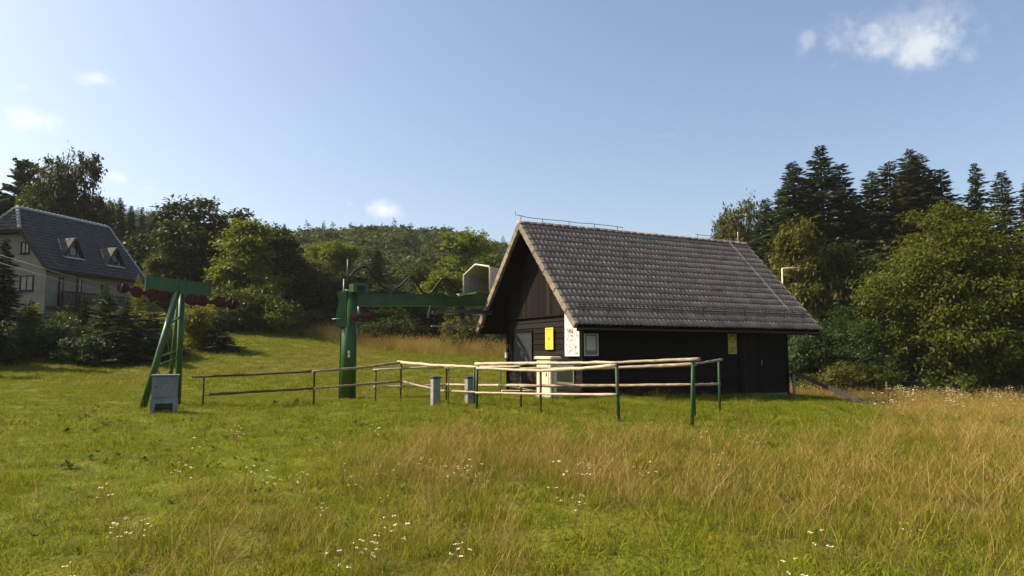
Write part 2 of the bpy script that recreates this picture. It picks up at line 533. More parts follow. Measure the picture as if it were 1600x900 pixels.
M['petal'] = mat_noise('cream_petals', [(0.3, (0.42, 0.38, 0.23)), (0.7, (0.58, 0.53, 0.36))], 20, 0.7)
M['petal_dull'] = mat_noise('faded_seed_heads', [(0.3, (0.36, 0.30, 0.2)), (0.7, (0.54, 0.48, 0.36))], 20, 0.8)

# ------------------------------------------------------------------ terrain
CTRL = np.array([
    (0, 0, -.30), (-6, 0, -.32), (6, 0, -.38), (0, -12, -.35), (-18, -8, -.3), (18, -8, -.5), (0, 5, -.28), (-6, 8, -.3), (6, 8, -.36),
    (0, 13, -.13), (4, 14, -.15), (-4, 14, -.15), (-9, 17, -.16), (10, 14, -.42), (16, 14, -.6), (-16, 14, -.12), (-24, 18, .05),
    (-9.6, 19.5, -.17), (-5, 20, -.13), (-1, 19, -.1), (2, 21, -.09), (5, 17.5, -.15), (2.2, 22, -.08), (-1, 27, -.15), (10, 26, -.25), (6, 24, -.16),
    (13, 25, -.58), (18, 27, -.8), (-5.5, 24, -.28), (-9, 26, -.2), (-18, 26, .12), (-25, 36, .8), (-22, 38, .95), (-33, 36, 1.2), (-19, 45, 1.75), (-14, 46, 1.45),
    (-11, 36, .25), (-19, 58, 3.1), (-10, 55, 1.6), (-5, 50, 1.2), (-1, 48, 1.0), (4, 40, .2), (10, 36, -.6), (16, 36, -1.1), (24, 34, -1.05), (30, 30, -1.1), (26, 18, -.9),
    (-31, 47, 3.3), (-36, 52, 4.2), (-40, 62, 5.6), (-24, 62, 3.9), (-50, 50, 5.2), (-12, 70, 4.4), (0, 75, 3.2), (15, 60, -.4), (25, 60, -.8), (40, 55, -1), (20, 80, 1.5), (45, 80, .5), (-45, 30, 2.0), (-55, 80, 9), (-20, 85, 6.5), (60, 40, -1), (60, 0, -1.2), (-60, 0, 1.0)], dtype=float)


def _tps_fit(c, lam=0.6):
    n = len(c)
    d2 = ((c[:, None, :2] - c[None, :, :2]) ** 2).sum(-1)
    K = np.where(d2 > 0, 0.5 * d2 * np.log(d2 + 1e-12), 0) + lam * np.eye(n)
    P = np.c_[np.ones(n), c[:, :2]]
    A = np.block([[K, P], [P.T, np.zeros((3, 3))]])
    return np.linalg.solve(A, np.r_[c[:, 2], 0, 0, 0])


TW = _tps_fit(CTRL)
_AT = np.array([-1.2, -.73, -.58, -.50, -.318, -.2, -.09, -.01, .09, .295, .5, 1.2])
_AH = np.array([38, 36, 32, 27, 22, 26.5, 28, 24, 17, 3, 1, 1.])


def tz(x, y):
    """height of the ground"""
    x = np.atleast_1d(np.asarray(x, float))
    y = np.atleast_1d(np.asarray(y, float))
    cx, cy = np.clip(x, -62, 62), np.clip(y, -15, 88)
    out = np.zeros_like(cx)
    step = 20000
    for s in range(0, len(cx), step):
        a, b = cx[s:s + step], cy[s:s + step]
        d2 = (a[:, None] - CTRL[None, :, 0]) ** 2 + (b[:, None] - CTRL[None, :, 1]) ** 2
        out[s:s + step] = (0.5 * d2 * np.log(d2 + 1e-12)) @ TW[:-3] + TW[-3] + TW[-2] * a + TW[-1] * b
    t = np.clip((y - 84) / 190.0, 0, 1)
    t = t * t * (3 - 2 * t)
    az = x / np.maximum(y, 60)
    out = out + t * np.interp(az, _AT, _AH)
    bump = 0.03 * np.sin(x * 1.3 + 0.7 * np.sin(y * 0.9)) * np.sin(y * 1.1 + 1.0) + 0.02 * np.sin(x * 3.1 + y * 2.3)
    return out + bump * np.clip((np.hypot(x, y) - 2) / 6, 0, 1)


def gz(x, y):
    return float(tz([x], [y])[0])


def at(px, py, d):
    """the point seen at (px, py) that lies d metres ahead"""
    v = pix_dir(px, py)
    return Vector((0, 0, CAM_H)) + v * (d / v.y)


def xg(px, d):
    """ground point at image column px and d metres ahead"""
    x = (px - 800) / FPX * d * 1.0
    return Vector((x, d, gz(x, d)))


g1 = np.linspace(-1, 1, 261)
gx = np.sign(g1) * (np.abs(g1) * 26 + np.abs(g1) ** 4 * 620)
g2 = np.linspace(0, 1, 281)
gy = -14 + g2 * 62 + g2 ** 4 * 800
GX, GY = np.meshgrid(gx, gy)
gv = np.c_[GX.ravel(), GY.ravel(), tz(GX.ravel(), GY.ravel())]
ii = np.arange(len(gy) - 1)[:, None] * len(gx) + np.arange(len(gx) - 1)[None]
ii = ii.ravel()
gf = np.c_[ii, ii + 1, ii + 1 + len(gx), ii + len(gx)]


def fnoise(x, y, s, seed=0):
    """smooth value noise in 0..1"""
    r = np.random.default_rng(1000 + seed).random((64, 64))
    fx, fy = np.asarray(x) / s + 19.3, np.asarray(y) / s + 7.7
    ix, iy = np.floor(fx).astype(int), np.floor(fy).astype(int)
    u, v = fx - ix, fy - iy
    u, v = u * u * (3 - 2 * u), v * v * (3 - 2 * v)
    g = lambda a, b: r[a % 64, b % 64]
    return (g(ix, iy) * (1 - u) + g(ix + 1, iy) * u) * (1 - v) + (g(ix, iy + 1) * (1 - u) + g(ix + 1, iy + 1) * u) * v


def sstep(a, b, x):
    t = np.clip((x - a) / (b - a), 0, 1)
    return t * t * (3 - 2 * t)


def dryness(x, y):
    """1 where the unmown meadow stands dry, 0 on the mown green lawn"""
    x, y = np.asarray(x, float), np.asarray(y, float)
    n = fnoise(x, y, 2.6, 1) * 0.6 + fnoise(x, y, 0.9, 2) * 0.4
    left = np.interp(y, [3, 5.5, 8, 12, 15, 17], [-4.2, -3.2, -2.9, -2.1, -0.6, 0.6])
    a = sstep(-1.3, 1.2, x - left + (n - .5) * 3.0)
    far_edge = np.interp(x, [-4, 0, 4, 7, 10, 14, 20], [12.6, 13.2, 12.8, 13.6, 17, 38, 60])
    b = 1 - sstep(-1.8, 1.4, y - far_edge + (n - .5) * 4)
    d = a * b
    n2 = fnoise(x, y, 1.7, 3) * .6 + fnoise(x, y, 0.6, 4) * .4
    d = d * (1 - 0.75 * sstep(.5, .68, n2))
    near = (1 - sstep(5.2, 8.0, y + (n2 - .5) * 3)) * .45
    d = d * (1 - near)
    lawn_brown = 0.35 * sstep(.55, .8, fnoise(x, y, 5, 5)) * sstep(18, 24, y) + .1 * n
    return np.clip(np.maximum(d, lawn_brown), 0, 1)


m, n, l = mat_new('meadow_soil')
o = n.new('ShaderNodeOutputMaterial')
p = n.new('ShaderNodeBsdfPrincipled')
p.inputs['Roughness'].default_value = 0.95
p.inputs['Specular IOR Level'].default_value = 0.1
at_ = n.new('ShaderNodeAttribute')
at_.attribute_name = 'dry'
g = n.new('ShaderNodeNewGeometry')
n1 = n.new('ShaderNodeTexNoise')
n1.inputs['Scale'].default_value = 1.3
n1.inputs['Detail'].default_value = 10
n1.inputs['Roughness'].default_value = 0.7
l.new(g.outputs['Position'], n1.inputs['Vector'])
ra = ramp(n, [(0.3, (0.034, 0.044, 0.002)), (0.5, (0.075, 0.088, 0.003)), (0.7, (0.125, 0.135, 0.005))])
rb = ramp(n, [(0.3, (0.04, 0.036, 0.008)), (0.5, (0.07, 0.06, 0.014)), (0.7, (0.12, 0.095, 0.028))])
l.new(n1.outputs['Fac'], ra.inputs[0])
l.new(n1.outputs['Fac'], rb.inputs[0])
mx = n.new('ShaderNodeMix')
mx.data_type = 'RGBA'
l.new(at_.outputs['Fac'], mx.inputs['Factor'])
l.new(ra.outputs[0], mx.inputs['A'])
l.new(rb.outputs[0], mx.inputs['B'])
l.new(mx.outputs['Result'], p.inputs['Base Color'])
n3 = n.new('ShaderNodeTexNoise')
n3.inputs['Scale'].default_value = 14
n3.inputs['Detail'].default_value = 6
l.new(g.outputs['Position'], n3.inputs['Vector'])
b = n.new('ShaderNodeBump')
b.inputs['Strength'].default_value = 0.8
b.inputs['Distance'].default_value = 0.08
l.new(n3.outputs['Fac'], b.inputs['Height'])
l.new(b.outputs[0], p.inputs['Normal'])
l.new(p.outputs[0], o.inputs[0])
M['soil'] = m
me = np_mesh('ground', gv, gf, True)
a_ = me.attributes.new('dry', 'FLOAT', 'POINT')
a_.data.foreach_set('value', dryness(gv[:, 0], gv[:, 1]).astype(np.float32))
ground = link('ground', me, None, M['soil'])
setp(ground, 'gently sloping meadow ground under the grass', 'ground', kind='structure')


# ------------------------------------------------------------------ scattered growth (geometry-node instances on points)
def scatter(name, pts, rot, scl, idx, tint, sources, label, cat):
    src = bpy.data.collections.new(name + '_sources')
    for i, s in enumerate(sources):
        s.name = '%s_kind_%02d' % (name, i)
        src.objects.link(s)
    me = bpy.data.meshes.new(name)
    nP = len(pts)
    me.vertices.add(nP)
    me.vertices.foreach_set('co', np.asarray(pts, np.float32).ravel())
    for nm, ty, arr, key in (('rot', 'FLOAT_VECTOR', rot, 'vector'), ('scl', 'FLOAT_VECTOR', scl, 'vector'), ('idx', 'INT', idx, 'value'), ('tint', 'FLOAT', tint, 'value')):
        a = me.attributes.new(nm, ty, 'POINT')
        a.data.foreach_set(key, np.asarray(arr, np.int32 if ty == 'INT' else np.float32).ravel())
    ob = bpy.data.objects.new(name, me)
    COL.objects.link(ob)
    ng = bpy.data.node_groups.new(name, 'GeometryNodeTree')
    ng.interface.new_socket('Geometry', in_out='INPUT', socket_type='NodeSocketGeometry')
    ng.interface.new_socket('Geometry', in_out='OUTPUT', socket_type='NodeSocketGeometry')
    nn, ll = ng.nodes, ng.links
    gi, go = nn.new('NodeGroupInput'), nn.new('NodeGroupOutput')
    ci = nn.new('GeometryNodeCollectionInfo')
    ci.inputs['Collection'].default_value = src
    ci.inputs['Separate Children'].default_value = True
    ci.inputs['Reset Children'].default_value = True
    ip = nn.new('GeometryNodeInstanceOnPoints')
    ip.inputs['Pick Instance'].default_value = True

    def na(nm, ty):
        k = nn.new('GeometryNodeInputNamedAttribute')
        k.data_type = ty
        k.inputs['Name'].default_value = nm
        return k.outputs['Attribute']
    ll.new(gi.outputs[0], ip.inputs['Points'])
    ll.new(ci.outputs[0], ip.inputs['Instance'])
    ll.new(na('idx', 'INT'), ip.inputs['Instance Index'])
    ll.new(na('rot', 'FLOAT_VECTOR'), ip.inputs['Rotation'])
    ll.new(na('scl', 'FLOAT_VECTOR'), ip.inputs['Scale'])
    ll.new(ip.outputs[0], go.inputs[0])
    md = ob.modifiers.new('scatter', 'NODES')
    md.node_group = ng
    setp(ob, label, cat, kind='stuff')
    return ob


def blade_mesh(name, nb, rad, h0, h1, w, lean, seg, mat, seed, head=0.0, headw=0.0):
    """a tuft: curved tapering blades, optional seed heads"""
    r = np.random.default_rng(seed)
    V, F, A = [], [], []
    for i in range(nb):
        a0, rr = r.random() * 6.283, rad * math.sqrt(r.random())
        bx, by = rr * math.cos(a0), rr * math.sin(a0)
        h = h0 + (h1 - h0) * r.random() ** 1.3
        la = r.random() * 6.283
        le = lean * h * (0.3 + r.random())
        dx, dy = math.cos(la), math.sin(la)
        wa = r.random() * 3.14
        wx, wy = math.cos(wa), math.sin(wa)
        b0 = len(V)
        rv = r.random()
        for k in range(seg + 1):
            t = k / seg
            ww = w * (1 - t) ** 0.7 * 0.5 * (0.7 + 0.6 * rv)
            if head > 0:
                ww = w * 0.5
            cx, cy, cz = bx + dx * le * t * t, by + dy * le * t * t, h * (t - 0.25 * lean * t * t)
            if k < seg or head > 0:
                V += [(cx - wx * ww, cy - wy * ww, cz), (cx + wx * ww, cy + wy * ww, cz)]
            else:
                V += [(cx, cy, cz), (cx, cy, cz + 0.002)]
        for k in range(seg):
            F.append((b0 + 2 * k, b0 + 2 * k + 1, b0 + 2 * k + 3, b0 + 2 * k + 2))
        A += [rv] * (2 * (seg + 1))
        if head > 0:
            tx, ty, tz_ = V[-1]
            hl = head * (0.6 + 0.8 * r.random())
            ox, oy = dx * hl * lean, dy * hl * lean
            for q in (0, 1):
                px_, py_ = (wx, wy) if q == 0 else (-wy, wx)
                b1 = len(V)
                V += [(tx, ty, tz_ - 0.01), (tx + px_ * headw + ox * .4, ty + py_ * headw + oy * .4, tz_ + hl * .4), (tx + ox, ty + oy, tz_ + hl), (tx - px_ * headw + ox * .4, ty - py_ * headw + oy * .4, tz_ + hl * .4)]
                F.append((b1, b1 + 1, b1 + 2, b1 + 3))
                A += [min(1.0, rv + 0.2)] * 4
    me = np_mesh(name, V, F, False)
    a = me.attributes.new('rnd', 'FLOAT', 'POINT')
    a.data.foreach_set('value', np.asarray(A, np.float32))
    me.materials.append(mat)
    return bpy.data.objects.new(name, me)


def weed_mesh(name, seed, nleaf, size, mat):
    r = np.random.default_rng(seed)
    V, F, A = [], [], []
    for i in range(nleaf):
        a = r.random() * 6.283
        L = size * (0.5 + 0.7 * r.random())
        el = 0.25 + 0.8 * r.random()
        d = np.array([math.cos(a) * math.cos(el), math.sin(a) * math.cos(el), math.sin(el)])
        s = np.array([-math.sin(a), math.cos(a), 0]) * L * 0.2
        o0 = np.array([0, 0, .02 + .1 * r.random()])
        b0 = len(V)
        V += [o0, o0 + d * L * .45 + s, o0 + d * L + np.array([0, 0, -L * .25]), o0 + d * L * .45 - s]
        F.append((b0, b0 + 1, b0 + 2, b0 + 3))
        A += [r.random()] * 4
    me = np_mesh(name, V, F)
    a = me.attributes.new('rnd', 'FLOAT', 'POINT')
    a.data.foreach_set('value', np.asarray(A, np.float32))
    me.materials.append(mat)
    return bpy.data.objects.new(name, me)


def flower_mesh(name, seed, nst, h, umb, petal):
    """stems with flat umbels of small pale florets"""
    r = np.random.default_rng(seed)
    V, F, A, MI = [], [], [], []
    for i in range(nst):
        a, rr = r.random() * 6.283, .12 * r.random()
        x, y = rr * math.cos(a), rr * math.sin(a)
        hh = h * (.6 + .5 * r.random())
        x2, y2 = x + r.normal() * .05, y + r.normal() * .05
        for q in range(2):
            wx, wy = (.003, 0) if q == 0 else (0, .003)
            b0 = len(V)
            V += [(x - wx, y - wy, 0), (x + wx, y + wy, 0), (x2 + wx, y2 + wy, hh), (x2 - wx, y2 - wy, hh)]
            F.append((b0, b0 + 1, b0 + 2, b0 + 3))
            A += [r.random()] * 4
            MI.append(0)
        for k in range(7):
            a, rr = r.random() * 6.283, umb * math.sqrt(r.random())
            cx, cy, cz = x2 + rr * math.cos(a), y2 + rr * math.sin(a), hh + .01 - rr * .2 + r.random() * .008
            s = umb * (.28 + .2 * r.random())
            b0 = len(V)
            t = r.normal(size=2) * .3
            for q in range(4):
                aa = q * 1.5708 + a
                V.append((cx + s * math.cos(aa), cy + s * math.sin(aa), cz + s * (t[0] * math.cos(aa) + t[1] * math.sin(aa))))
            F.append((b0, b0 + 1, b0 + 2, b0 + 3))
            A += [r.random()] * 4
            MI.append(1)
    me = np_mesh(name, V, F)
    a = me.attributes.new('rnd', 'FLOAT', 'POINT')
    a.data.foreach_set('value', np.asarray(A, np.float32))
    me.materials.append(M['stalks'])
    me.materials.append(petal)
    me.polygons.foreach_set('material_index', np.asarray(MI, np.int32))
    return bpy.data.objects.new(name, me)


def footprint_mask(x, y):
    """False inside the hut, the cabinets and the pillars"""
    c, s = math.cos(R(27.15)), math.sin(R(27.15))
    a = (x - 1.895) * c + (y - 20.9) * s
    b = -(x - 1.895) * s + (y - 20.9) * c
    hut = (a > .72) & (a < 9.72) & (b > .8) & (b < 6.05)
    c2, s2 = math.cos(R(76.58)), math.sin(R(76.58))
    a2 = (x + 29.98) * c2 + (y - 45) * s2
    b2 = -(x + 29.98) * s2 + (y - 45) * c2
    house = (a2 > .4) & (a2 < 8.6) & (b2 > .4) & (b2 < 7.3)
    return ~(hut | house)


def field_points(dens, d0, d1, seed, margin=1.06):
    """points spread over the wedge the camera looks at, plus a margin to both sides"""
    r = np.random.default_rng(seed)
    hw = 0.73 * margin
    area = hw * (d1 ** 2 - d0 ** 2)
    nn = int(area * dens)
    y = np.sqrt(r.random(nn) * (d1 ** 2 - d0 ** 2) + d0 ** 2)
    x = (r.random(nn) * 2 - 1) * (hw * y + 1.0)
    k = footprint_mask(x, y)
    return x[k], y[k], r


TUFT = [blade_mesh('t', 46, .17, .05, .15, .007, .55, 2, M['blades'], 1), blade_mesh('t', 46, .17, .07, .2, .007, .7, 2, M['blades'], 2),
        blade_mesh('t', 60, .2, .04, .11, .008, .6, 2, M['blades'], 3),
        blade_mesh('t', 34, .16, .16, .38, .006, .6, 3, M['blades'], 4), blade_mesh('t', 34, .16, .2, .46, .006, .8, 3, M['blades'], 5),
        blade_mesh('t', 16, .15, .3, .62, .0028, .45, 3, M['stalks'], 6, .07, .004), blade_mesh('t', 12, .15, .35, .7, .0028, .65, 3, M['stalks'], 7, .09, .005),
        blade_mesh('t', 60, .32, .05, .12, .016, .5, 2, M['blades'], 8), blade_mesh('t', 46, .3, .06, .17, .016, .7, 2, M['blades'], 9),
        weed_mesh('t', 10, 14, .16, M['weeds']), weed_mesh('t', 11, 20, .22, M['weeds'])]
P, RO, SCL, IDX, TI = [], [], [], [], []


def lay(x, y, r, kinds, smin, smax, tint, zs=None, dz=-0.01):
    nn = len(x)
    P.append(np.c_[x, y, tz(x, y) + dz])
    RO.append(np.c_[r.normal(0, .08, nn), r.normal(0, .08, nn), r.random(nn) * 6.283])
    s = smin + (smax - smin) * r.random(nn)
    SCL.append(np.c_[s, s, s if zs is None else s * zs])
    IDX.append(np.asarray(kinds)[r.integers(0, len(kinds), nn)])
    TI.append(tint)


# mown lawn, near
x, y, r = field_points(26, 3.6, 13, 21)
lay(x, y, r, [0, 1, 2], .8, 1.3, zs=.55 + .5 * dryness(x, y), tint=np.clip(dryness(x, y) * .42 + r.normal(0.02, .12, len(x)), 0, 1))
x, y, r = field_points(15, 13, 27, 22)
dr = dryness(x, y)
lay(x, y, r, [0, 1, 2, 2, 7], .9, 1.35, zs=.6 + .5 * dr, tint=np.clip(dr * .5 + .05 + r.normal(0, .12, len(x)), 0, 1))
x, y, r = field_points(5.5, 27, 62, 23)
lay(x, y, r, [7, 8, 7], .9, 1.4, np.clip(dryness(x, y) * .8 + .08 + r.normal(0, .1, len(x)), 0, 1))
# tall unmown grass where the meadow is dry, with green patches in it
x, y, r = field_points(17, 3.6, 20, 24)
dr = dryness(x, y)
k = r.random(len(x)) < np.clip(dr * 1.1 + .1 * (x > -3), 0, 1)
x, y, dr = x[k], y[k], dr[k]
lay(x, y, r, [3, 4, 3], .45, .95, np.clip(dr * .52 + r.normal(0, .25, len(x)), 0, 1))
x, y, r = field_points(12, 3.6, 22, 25)
dr = dryness(x, y)
k = r.random(len(x)) < np.clip(dr * 1.0, 0, 1) * .85
x, y, dr = x[k], y[k], dr[k]
lay(x, y, r, [5, 6], .45, .9, np.clip(dr + r.normal(0, .2, len(x)), 0, 1))
# right-hand meadow, taller towards the wood
x, y, r = field_points(8, 17, 40, 26)
e = np.interp(y, [17, 22, 26, 34, 40], [9.0, 12.2, 14.6, 11.5, 10.8])
k = x > e + r.normal(0, .8, len(x))
x, y = x[k], y[k]
far = sstep(24, 33, y)
lay(x, y, r, [3, 4, 5, 6, 6], .7, 1.15, np.clip(.62 - .12 * far + r.normal(0, .22, len(x)), 0, 1), zs=.7 + .5 * far)
# weeds and broad leaves in the foreground
x, y, r = field_points(1.1, 3.6, 20, 27)
k = fnoise(x, y, 2.2, 9) > .5
x, y = x[k], y[k]
lay(x, y, r, [9, 10], .35, .75, np.clip(dryness(x, y) * .4, 0, 1))
x, y, r = field_points(7, 5, 24, 30)
k = (dryness(x, y) < .35) & (fnoise(x, y, .8, 21) > .42)
x, y = x[k], y[k]
lay(x, y, r, [9, 10], .16, .34, np.clip(r.normal(.05, .1, len(x)), 0, 1))
# long straw-coloured stems that stand above the rest
x, y, r = field_points(2.2, 3.8, 18, 31)
dr = dryness(x, y)
k = r.random(len(x)) < dr * .9
x, y = x[k], y[k]
lay(x, y, r, [5, 6], .55, .95, np.clip(r.normal(.9, .18, len(x)), 0, 1), zs=np.interp(y, [6, 11], [1.0, .72]))
# rough green grass along the foot of the hut and the posts
fx, fy, r = field_points(9, 19, 25, 28)
c_, s_ = math.cos(R(27.15)), math.sin(R(27.15))
aa = (fx - 1.895) * c_ + (fy - 20.9) * s_
bb = -(fx - 1.895) * s_ + (fy - 20.9) * c_
k = (aa > -2) & (aa < 10) & (bb > -1.2) & (bb < .8)
fx, fy = fx[k], fy[k]
lay(fx, fy, r, [3, 1, 9], .35, .7, np.clip(r.normal(.03, .08, len(fx)), 0, 1))
# dry strip of tall grass at the edge of the far wood
SX, SY = [], []
r = np.random.default_rng(29)
for _ in range(2600):
    px_ = 400 + 420 * r.random()
    dc = np.interp(px_, [400, 470, 600, 700, 820], [60, 58, 54, 50, 47])
    d_ = dc + r.normal(0, 1.3) + 1.5
    SX.append((px_ - 800) / FPX * d_)
    SY.append(d_)
SX, SY = np.array(SX), np.array(SY)
lay(SX, SY, r, [3, 3, 5, 6, 6], 1.2, 2.3, np.clip(r.normal(.6, .3, len(SX)), 0, 1))
scatter('meadow_grass', np.concatenate(P), np.concatenate(RO), np.concatenate(SCL), np.concatenate(IDX), np.concatenate(TI), TUFT,
        'green and straw coloured grass covering the whole meadow', 'grass')

FLOW = [flower_mesh('f', 31, 4, .42, .024, M['petal']), flower_mesh('f', 32, 7, .36, .02, M['petal']), flower_mesh('f', 33, 5, .75, .05, M['petal_dull'])]
P, RO, SCL, IDX, TI = [], [], [], [], []
x, y, r = field_points(2.2, 3.8, 14, 41)
k = (r.random(len(x)) < .05 + .9 * sstep(.5, .72, fnoise(x, y, 1.1, 12) * .6 + fnoise(x, y, 3.1, 13) * .4)) & (x > -4 - .1 * y) & (y < 11.5)
x, y = x[k], y[k]
lay(x, y, r, [0, 1], .55, 1.0, np.full(len(x), .4))
x, y, r = field_points(3.4, 15, 40, 42)
e = np.interp(y, [15, 17, 22, 26, 34, 40], [7.5, 8.5, 11.8, 14.0, 11, 10.5])
k = (x > e) & (r.random(len(x)) < .3 + .25 * sstep(24, 31, y)) & (fnoise(x, y, 2.5, 14) > .3)
x, y = x[k], y[k]
lay(x, y, r, [2], .6, 1.05, np.full(len(x), .6))
x, y, r = field_points(.5, 12, 26, 43)
k = (x < 4) & (fnoise(x, y, 1.5, 15) > .55)
x, y = x[k], y[k]
lay(x, y, r, [1], .3, .5, np.full(len(x), .2))
x, y, r = field_points(7, 4.4, 8.2, 44)
k = (x > -3) & (x < 1.9) & (r.random(len(x)) < sstep(.48, .66, fnoise(x, y, .75, 22) * .7 + fnoise(x, y, 2.0, 23) * .3))
x, y = x[k], y[k]
lay(x, y, r, [0, 1], .6, 1.0, np.full(len(x), .4))
scatter('wildflowers', np.concatenate(P), np.concatenate(RO), np.concatenate(SCL), np.concatenate(IDX), np.concatenate(TI), FLOW,
        'small cream wildflowers dotted through the long grass', 'wildflowers')

# ------------------------------------------------------------------ the hut
HUT_RZ = R(27.15)
hut = empty('wooden_hut', (1.895, 20.9, 0), HUT_RZ)
setp(hut, 'black timber lift hut with steep grey tiled roof behind the log rails', 'hut')
HM = Matrix.Translation((1.895, 20.9, 0)) @ Matrix.Rotation(HUT_RZ, 4, 'Z')
HMI = HM.inverted()
RL, RW, ZE, ZR = 10.5, 7.115, 2.12, 5.755
HB = RW / 2
SL = math.hypot(HB, ZR - ZE)
SA = math.atan2(ZR - ZE, HB)
WA0, WA1, WB0, WB1 = .75, 9.68, .84, 5.99


def roof_z(b):
    return ZE + (b if b < HB else RW - b) * math.tan(SA)


def hut_px(px, py, axis, val):
    """where the line of sight meets a plane of the hut, in hut coordinates"""
    o_ = HMI @ Vector((0, 0, CAM_H))
    d_ = (HMI.to_3x3() @ pix_dir(px, py))
    t_ = (val - o_[axis]) / d_[axis]
    return o_ + d_ * t_


# walls: a dark core with lapped boards standing proud of it
UND = .2
core = MB()
prof = [(WB0 + .05, -.35), (WB1 - .05, -.35), (WB1 - .05, roof_z(WB1) - UND), (HB, ZR - UND - .05), (WB0 + .05, roof_z(WB0) - UND)]
nP = len(prof)
core.add([(WA0 + .06, b, z) for b, z in prof] + [(WA1 - .06, b, z) for b, z in prof],
         [tuple(range(nP - 1, -1, -1)), tuple(range(nP, 2 * nP))] + [(i, (i + 1) % nP, nP + (i + 1) % nP, nP + i) for i in range(nP)])
gable = core.build('wall', M['black_wood'], hut)
GZ = 2.52
BH = .188
win_b0 = hut_px(831, 540, 0, WA0).y
win_b1 = hut_px(802, 540, 0, WA0).y


def lapped(x0, x1, z, h, along, plane, sgn, mat, name='board'):
    """one horizontal lapped board: lower edge proud; along='b' on the gable, 'a' on the long wall"""
    j = random.uniform(-.006, .006)
    z0, z1 = z + .004 + j, z + h + .012 + j
    d0, d1 = .045 + random.uniform(-.004, .004), .016
    q = []
    for s in (x0, x1):
        for (dd, zz) in ((0, z0), (d0, z0), (d0 - .004, z0 + .02), (d1, z1), (0, z1)):
            off = plane + sgn * dd
            q.append((off, s, zz) if along == 'b' else (s, off, zz))
    f = [(0, 1, 2, 3, 4), (9, 8, 7, 6, 5)] + [(i, 5 + i, 5 + (i + 1) % 5, (i + 1) % 5) for i in range(5)]
    return MB().add(q, f).build(name, mat, gable)


z = -.3
while z < GZ - .01:
    h = min(BH, GZ - z)
    if .86 < z + h / 2 < 2.05:
        lapped(WB0 - .02, win_b0 - .04, z, h, 'b', WA0 + .06, -1, M['board'])
        lapped(win_b1 + .04, WB1, z, h, 'b', WA0 + .06, -1, M['board'])
    else:
        lapped(WB0 - .02, WB1, z, h, 'b', WA0 + .06, -1, M['board'])
    z += BH
z = -.3
while z < roof_z(WB0) - UND - .02:
    lapped(WA0 + .02, WA1, z, BH, 'a', WB0 + .05, -1, M['board'])
    z += BH
# vertical boards of the gable triangle
b = WB0 + .02
while b < WB1 - .05:
    w = .185 + random.uniform(-.012, .012)
    b2 = min(b + w, WB1)
    za, zb = roof_z(b) - UND, roof_z(b2) - UND
    x0 = WA0 - .012 - random.uniform(0, .014)
    top = [(b + .004, za), (b2 - .004, zb)]
    if b < HB < b2:
        top = [(b + .004, za), (HB, ZR - UND), (b2 - .004, zb)]
    pr = [(b2 - .004, GZ + .02), (b + .004, GZ + .02)] + top
    k = len(pr)
    MB().add([(x0, q, zz) for q, zz in pr] + [(WA0 + .055, q, zz) for q, zz in pr],
             [tuple(range(k)), tuple(range(2 * k - 1, k - 1, -1))] + [(i, k + i, k + (i + 1) % k, (i + 1) % k) for i in range(k)]).build('board', M['vboard'], gable)
    b = b2
MB().box(WA0 - .05, WA0 + .05, WB0 - .03, WB1 + .02, GZ - .012, GZ + .018).build('drip_board', M['board'], gable)
MB().box(WA0 - .03, WA0 + .05, WB0 - .045, WB0 + .02, -.3, GZ - .02).build('corner_post', M['board'], gable)
MB().box(WA1 - .06, WA1 + .04, WB0 - .03, WB0 + .1, -.45, roof_z(WB0) - .25).build('corner_post', M['board'], gable)
MB().box(WA0 - .02, WA0 + .1, WB1 - .06, WB1 + .06, -.3, roof_z(WB1) - .25).build('corner_post', M['black_wood'], gable)
MB().box(WA0 + .1, WA1 - .1, WB0 - .05, WB0 + .1, -.5, -.16).build('plinth', M['concrete'], hut)
# barred window with a diamond lattice
win = MB().box(WA0 + .028, WA0 + .058, win_b0, win_b1, .9, 2.04).build('lattice_window', M['shutter'], hut)
fr = MB()
for (b0, b1, z0, z1) in ((win_b0 - .04, win_b1 + .04, .86, .9), (win_b0 - .04, win_b1 + .04, 2.04, 2.08), (win_b0 - .04, win_b0, .9, 2.04), (win_b1, win_b1 + .04, .9, 2.04)):
    fr.box(WA0 - .012, WA0 + .055, b0, b1, z0, z1)
fr.build('frame', M['black_wood'], win)
lat = MB()
wdt, hgt = win_b1 - win_b0, 1.14
for s in (-1, 1):
    t = -hgt
    while t < wdt:
        # line b = win_b0 + t + u, z = .9 + u (or mirrored)
        u0, u1 = max(0, -t), min(hgt, wdt - t)
        if u1 - u0 > .05:
            bA, bB = t + u0, t + u1
            if s < 0:
                bA, bB = wdt - bA, wdt - bB
            lat.beam((WA0 + .018 + .004 * s, win_b0 + bA, .9 + u0), (WA0 + .018 + .004 * s, win_b0 + bB, .9 + u1), .008, .012, up=(1, 0, 0))
        t += .115
lat.build('lattice', M['mesh_wire'], win)
# small low window with a grey-green frame, right of the cabinet
lb0, lb1 = hut_px(899, 590, 0, WA0).y, hut_px(864, 590, 0, WA0).y
lw = MB().box(WA0 - .004, WA0 + .03, lb0 + .1, lb1, .34, .84).build('low_window', M['glass'], hut)
fr = MB()
for (b0, b1, z0, z1) in ((lb0 + .04, lb1 + .06, .28, .34), (lb0 + .04, lb1 + .06, .84, .88), (lb1, lb1 + .06, .34, .84), (lb0 + .04, lb0 + .1, .34, .84)):
    fr.box(WA0 - .03, WA0 + .03, b0, b1, z0, z1)
fr.build('frame', mat_noise('grey_green_frame', [(0.3, (0.07, 0.085, 0.07)), (0.7, (0.12, 0.14, 0.11))], 7, .6), lw)
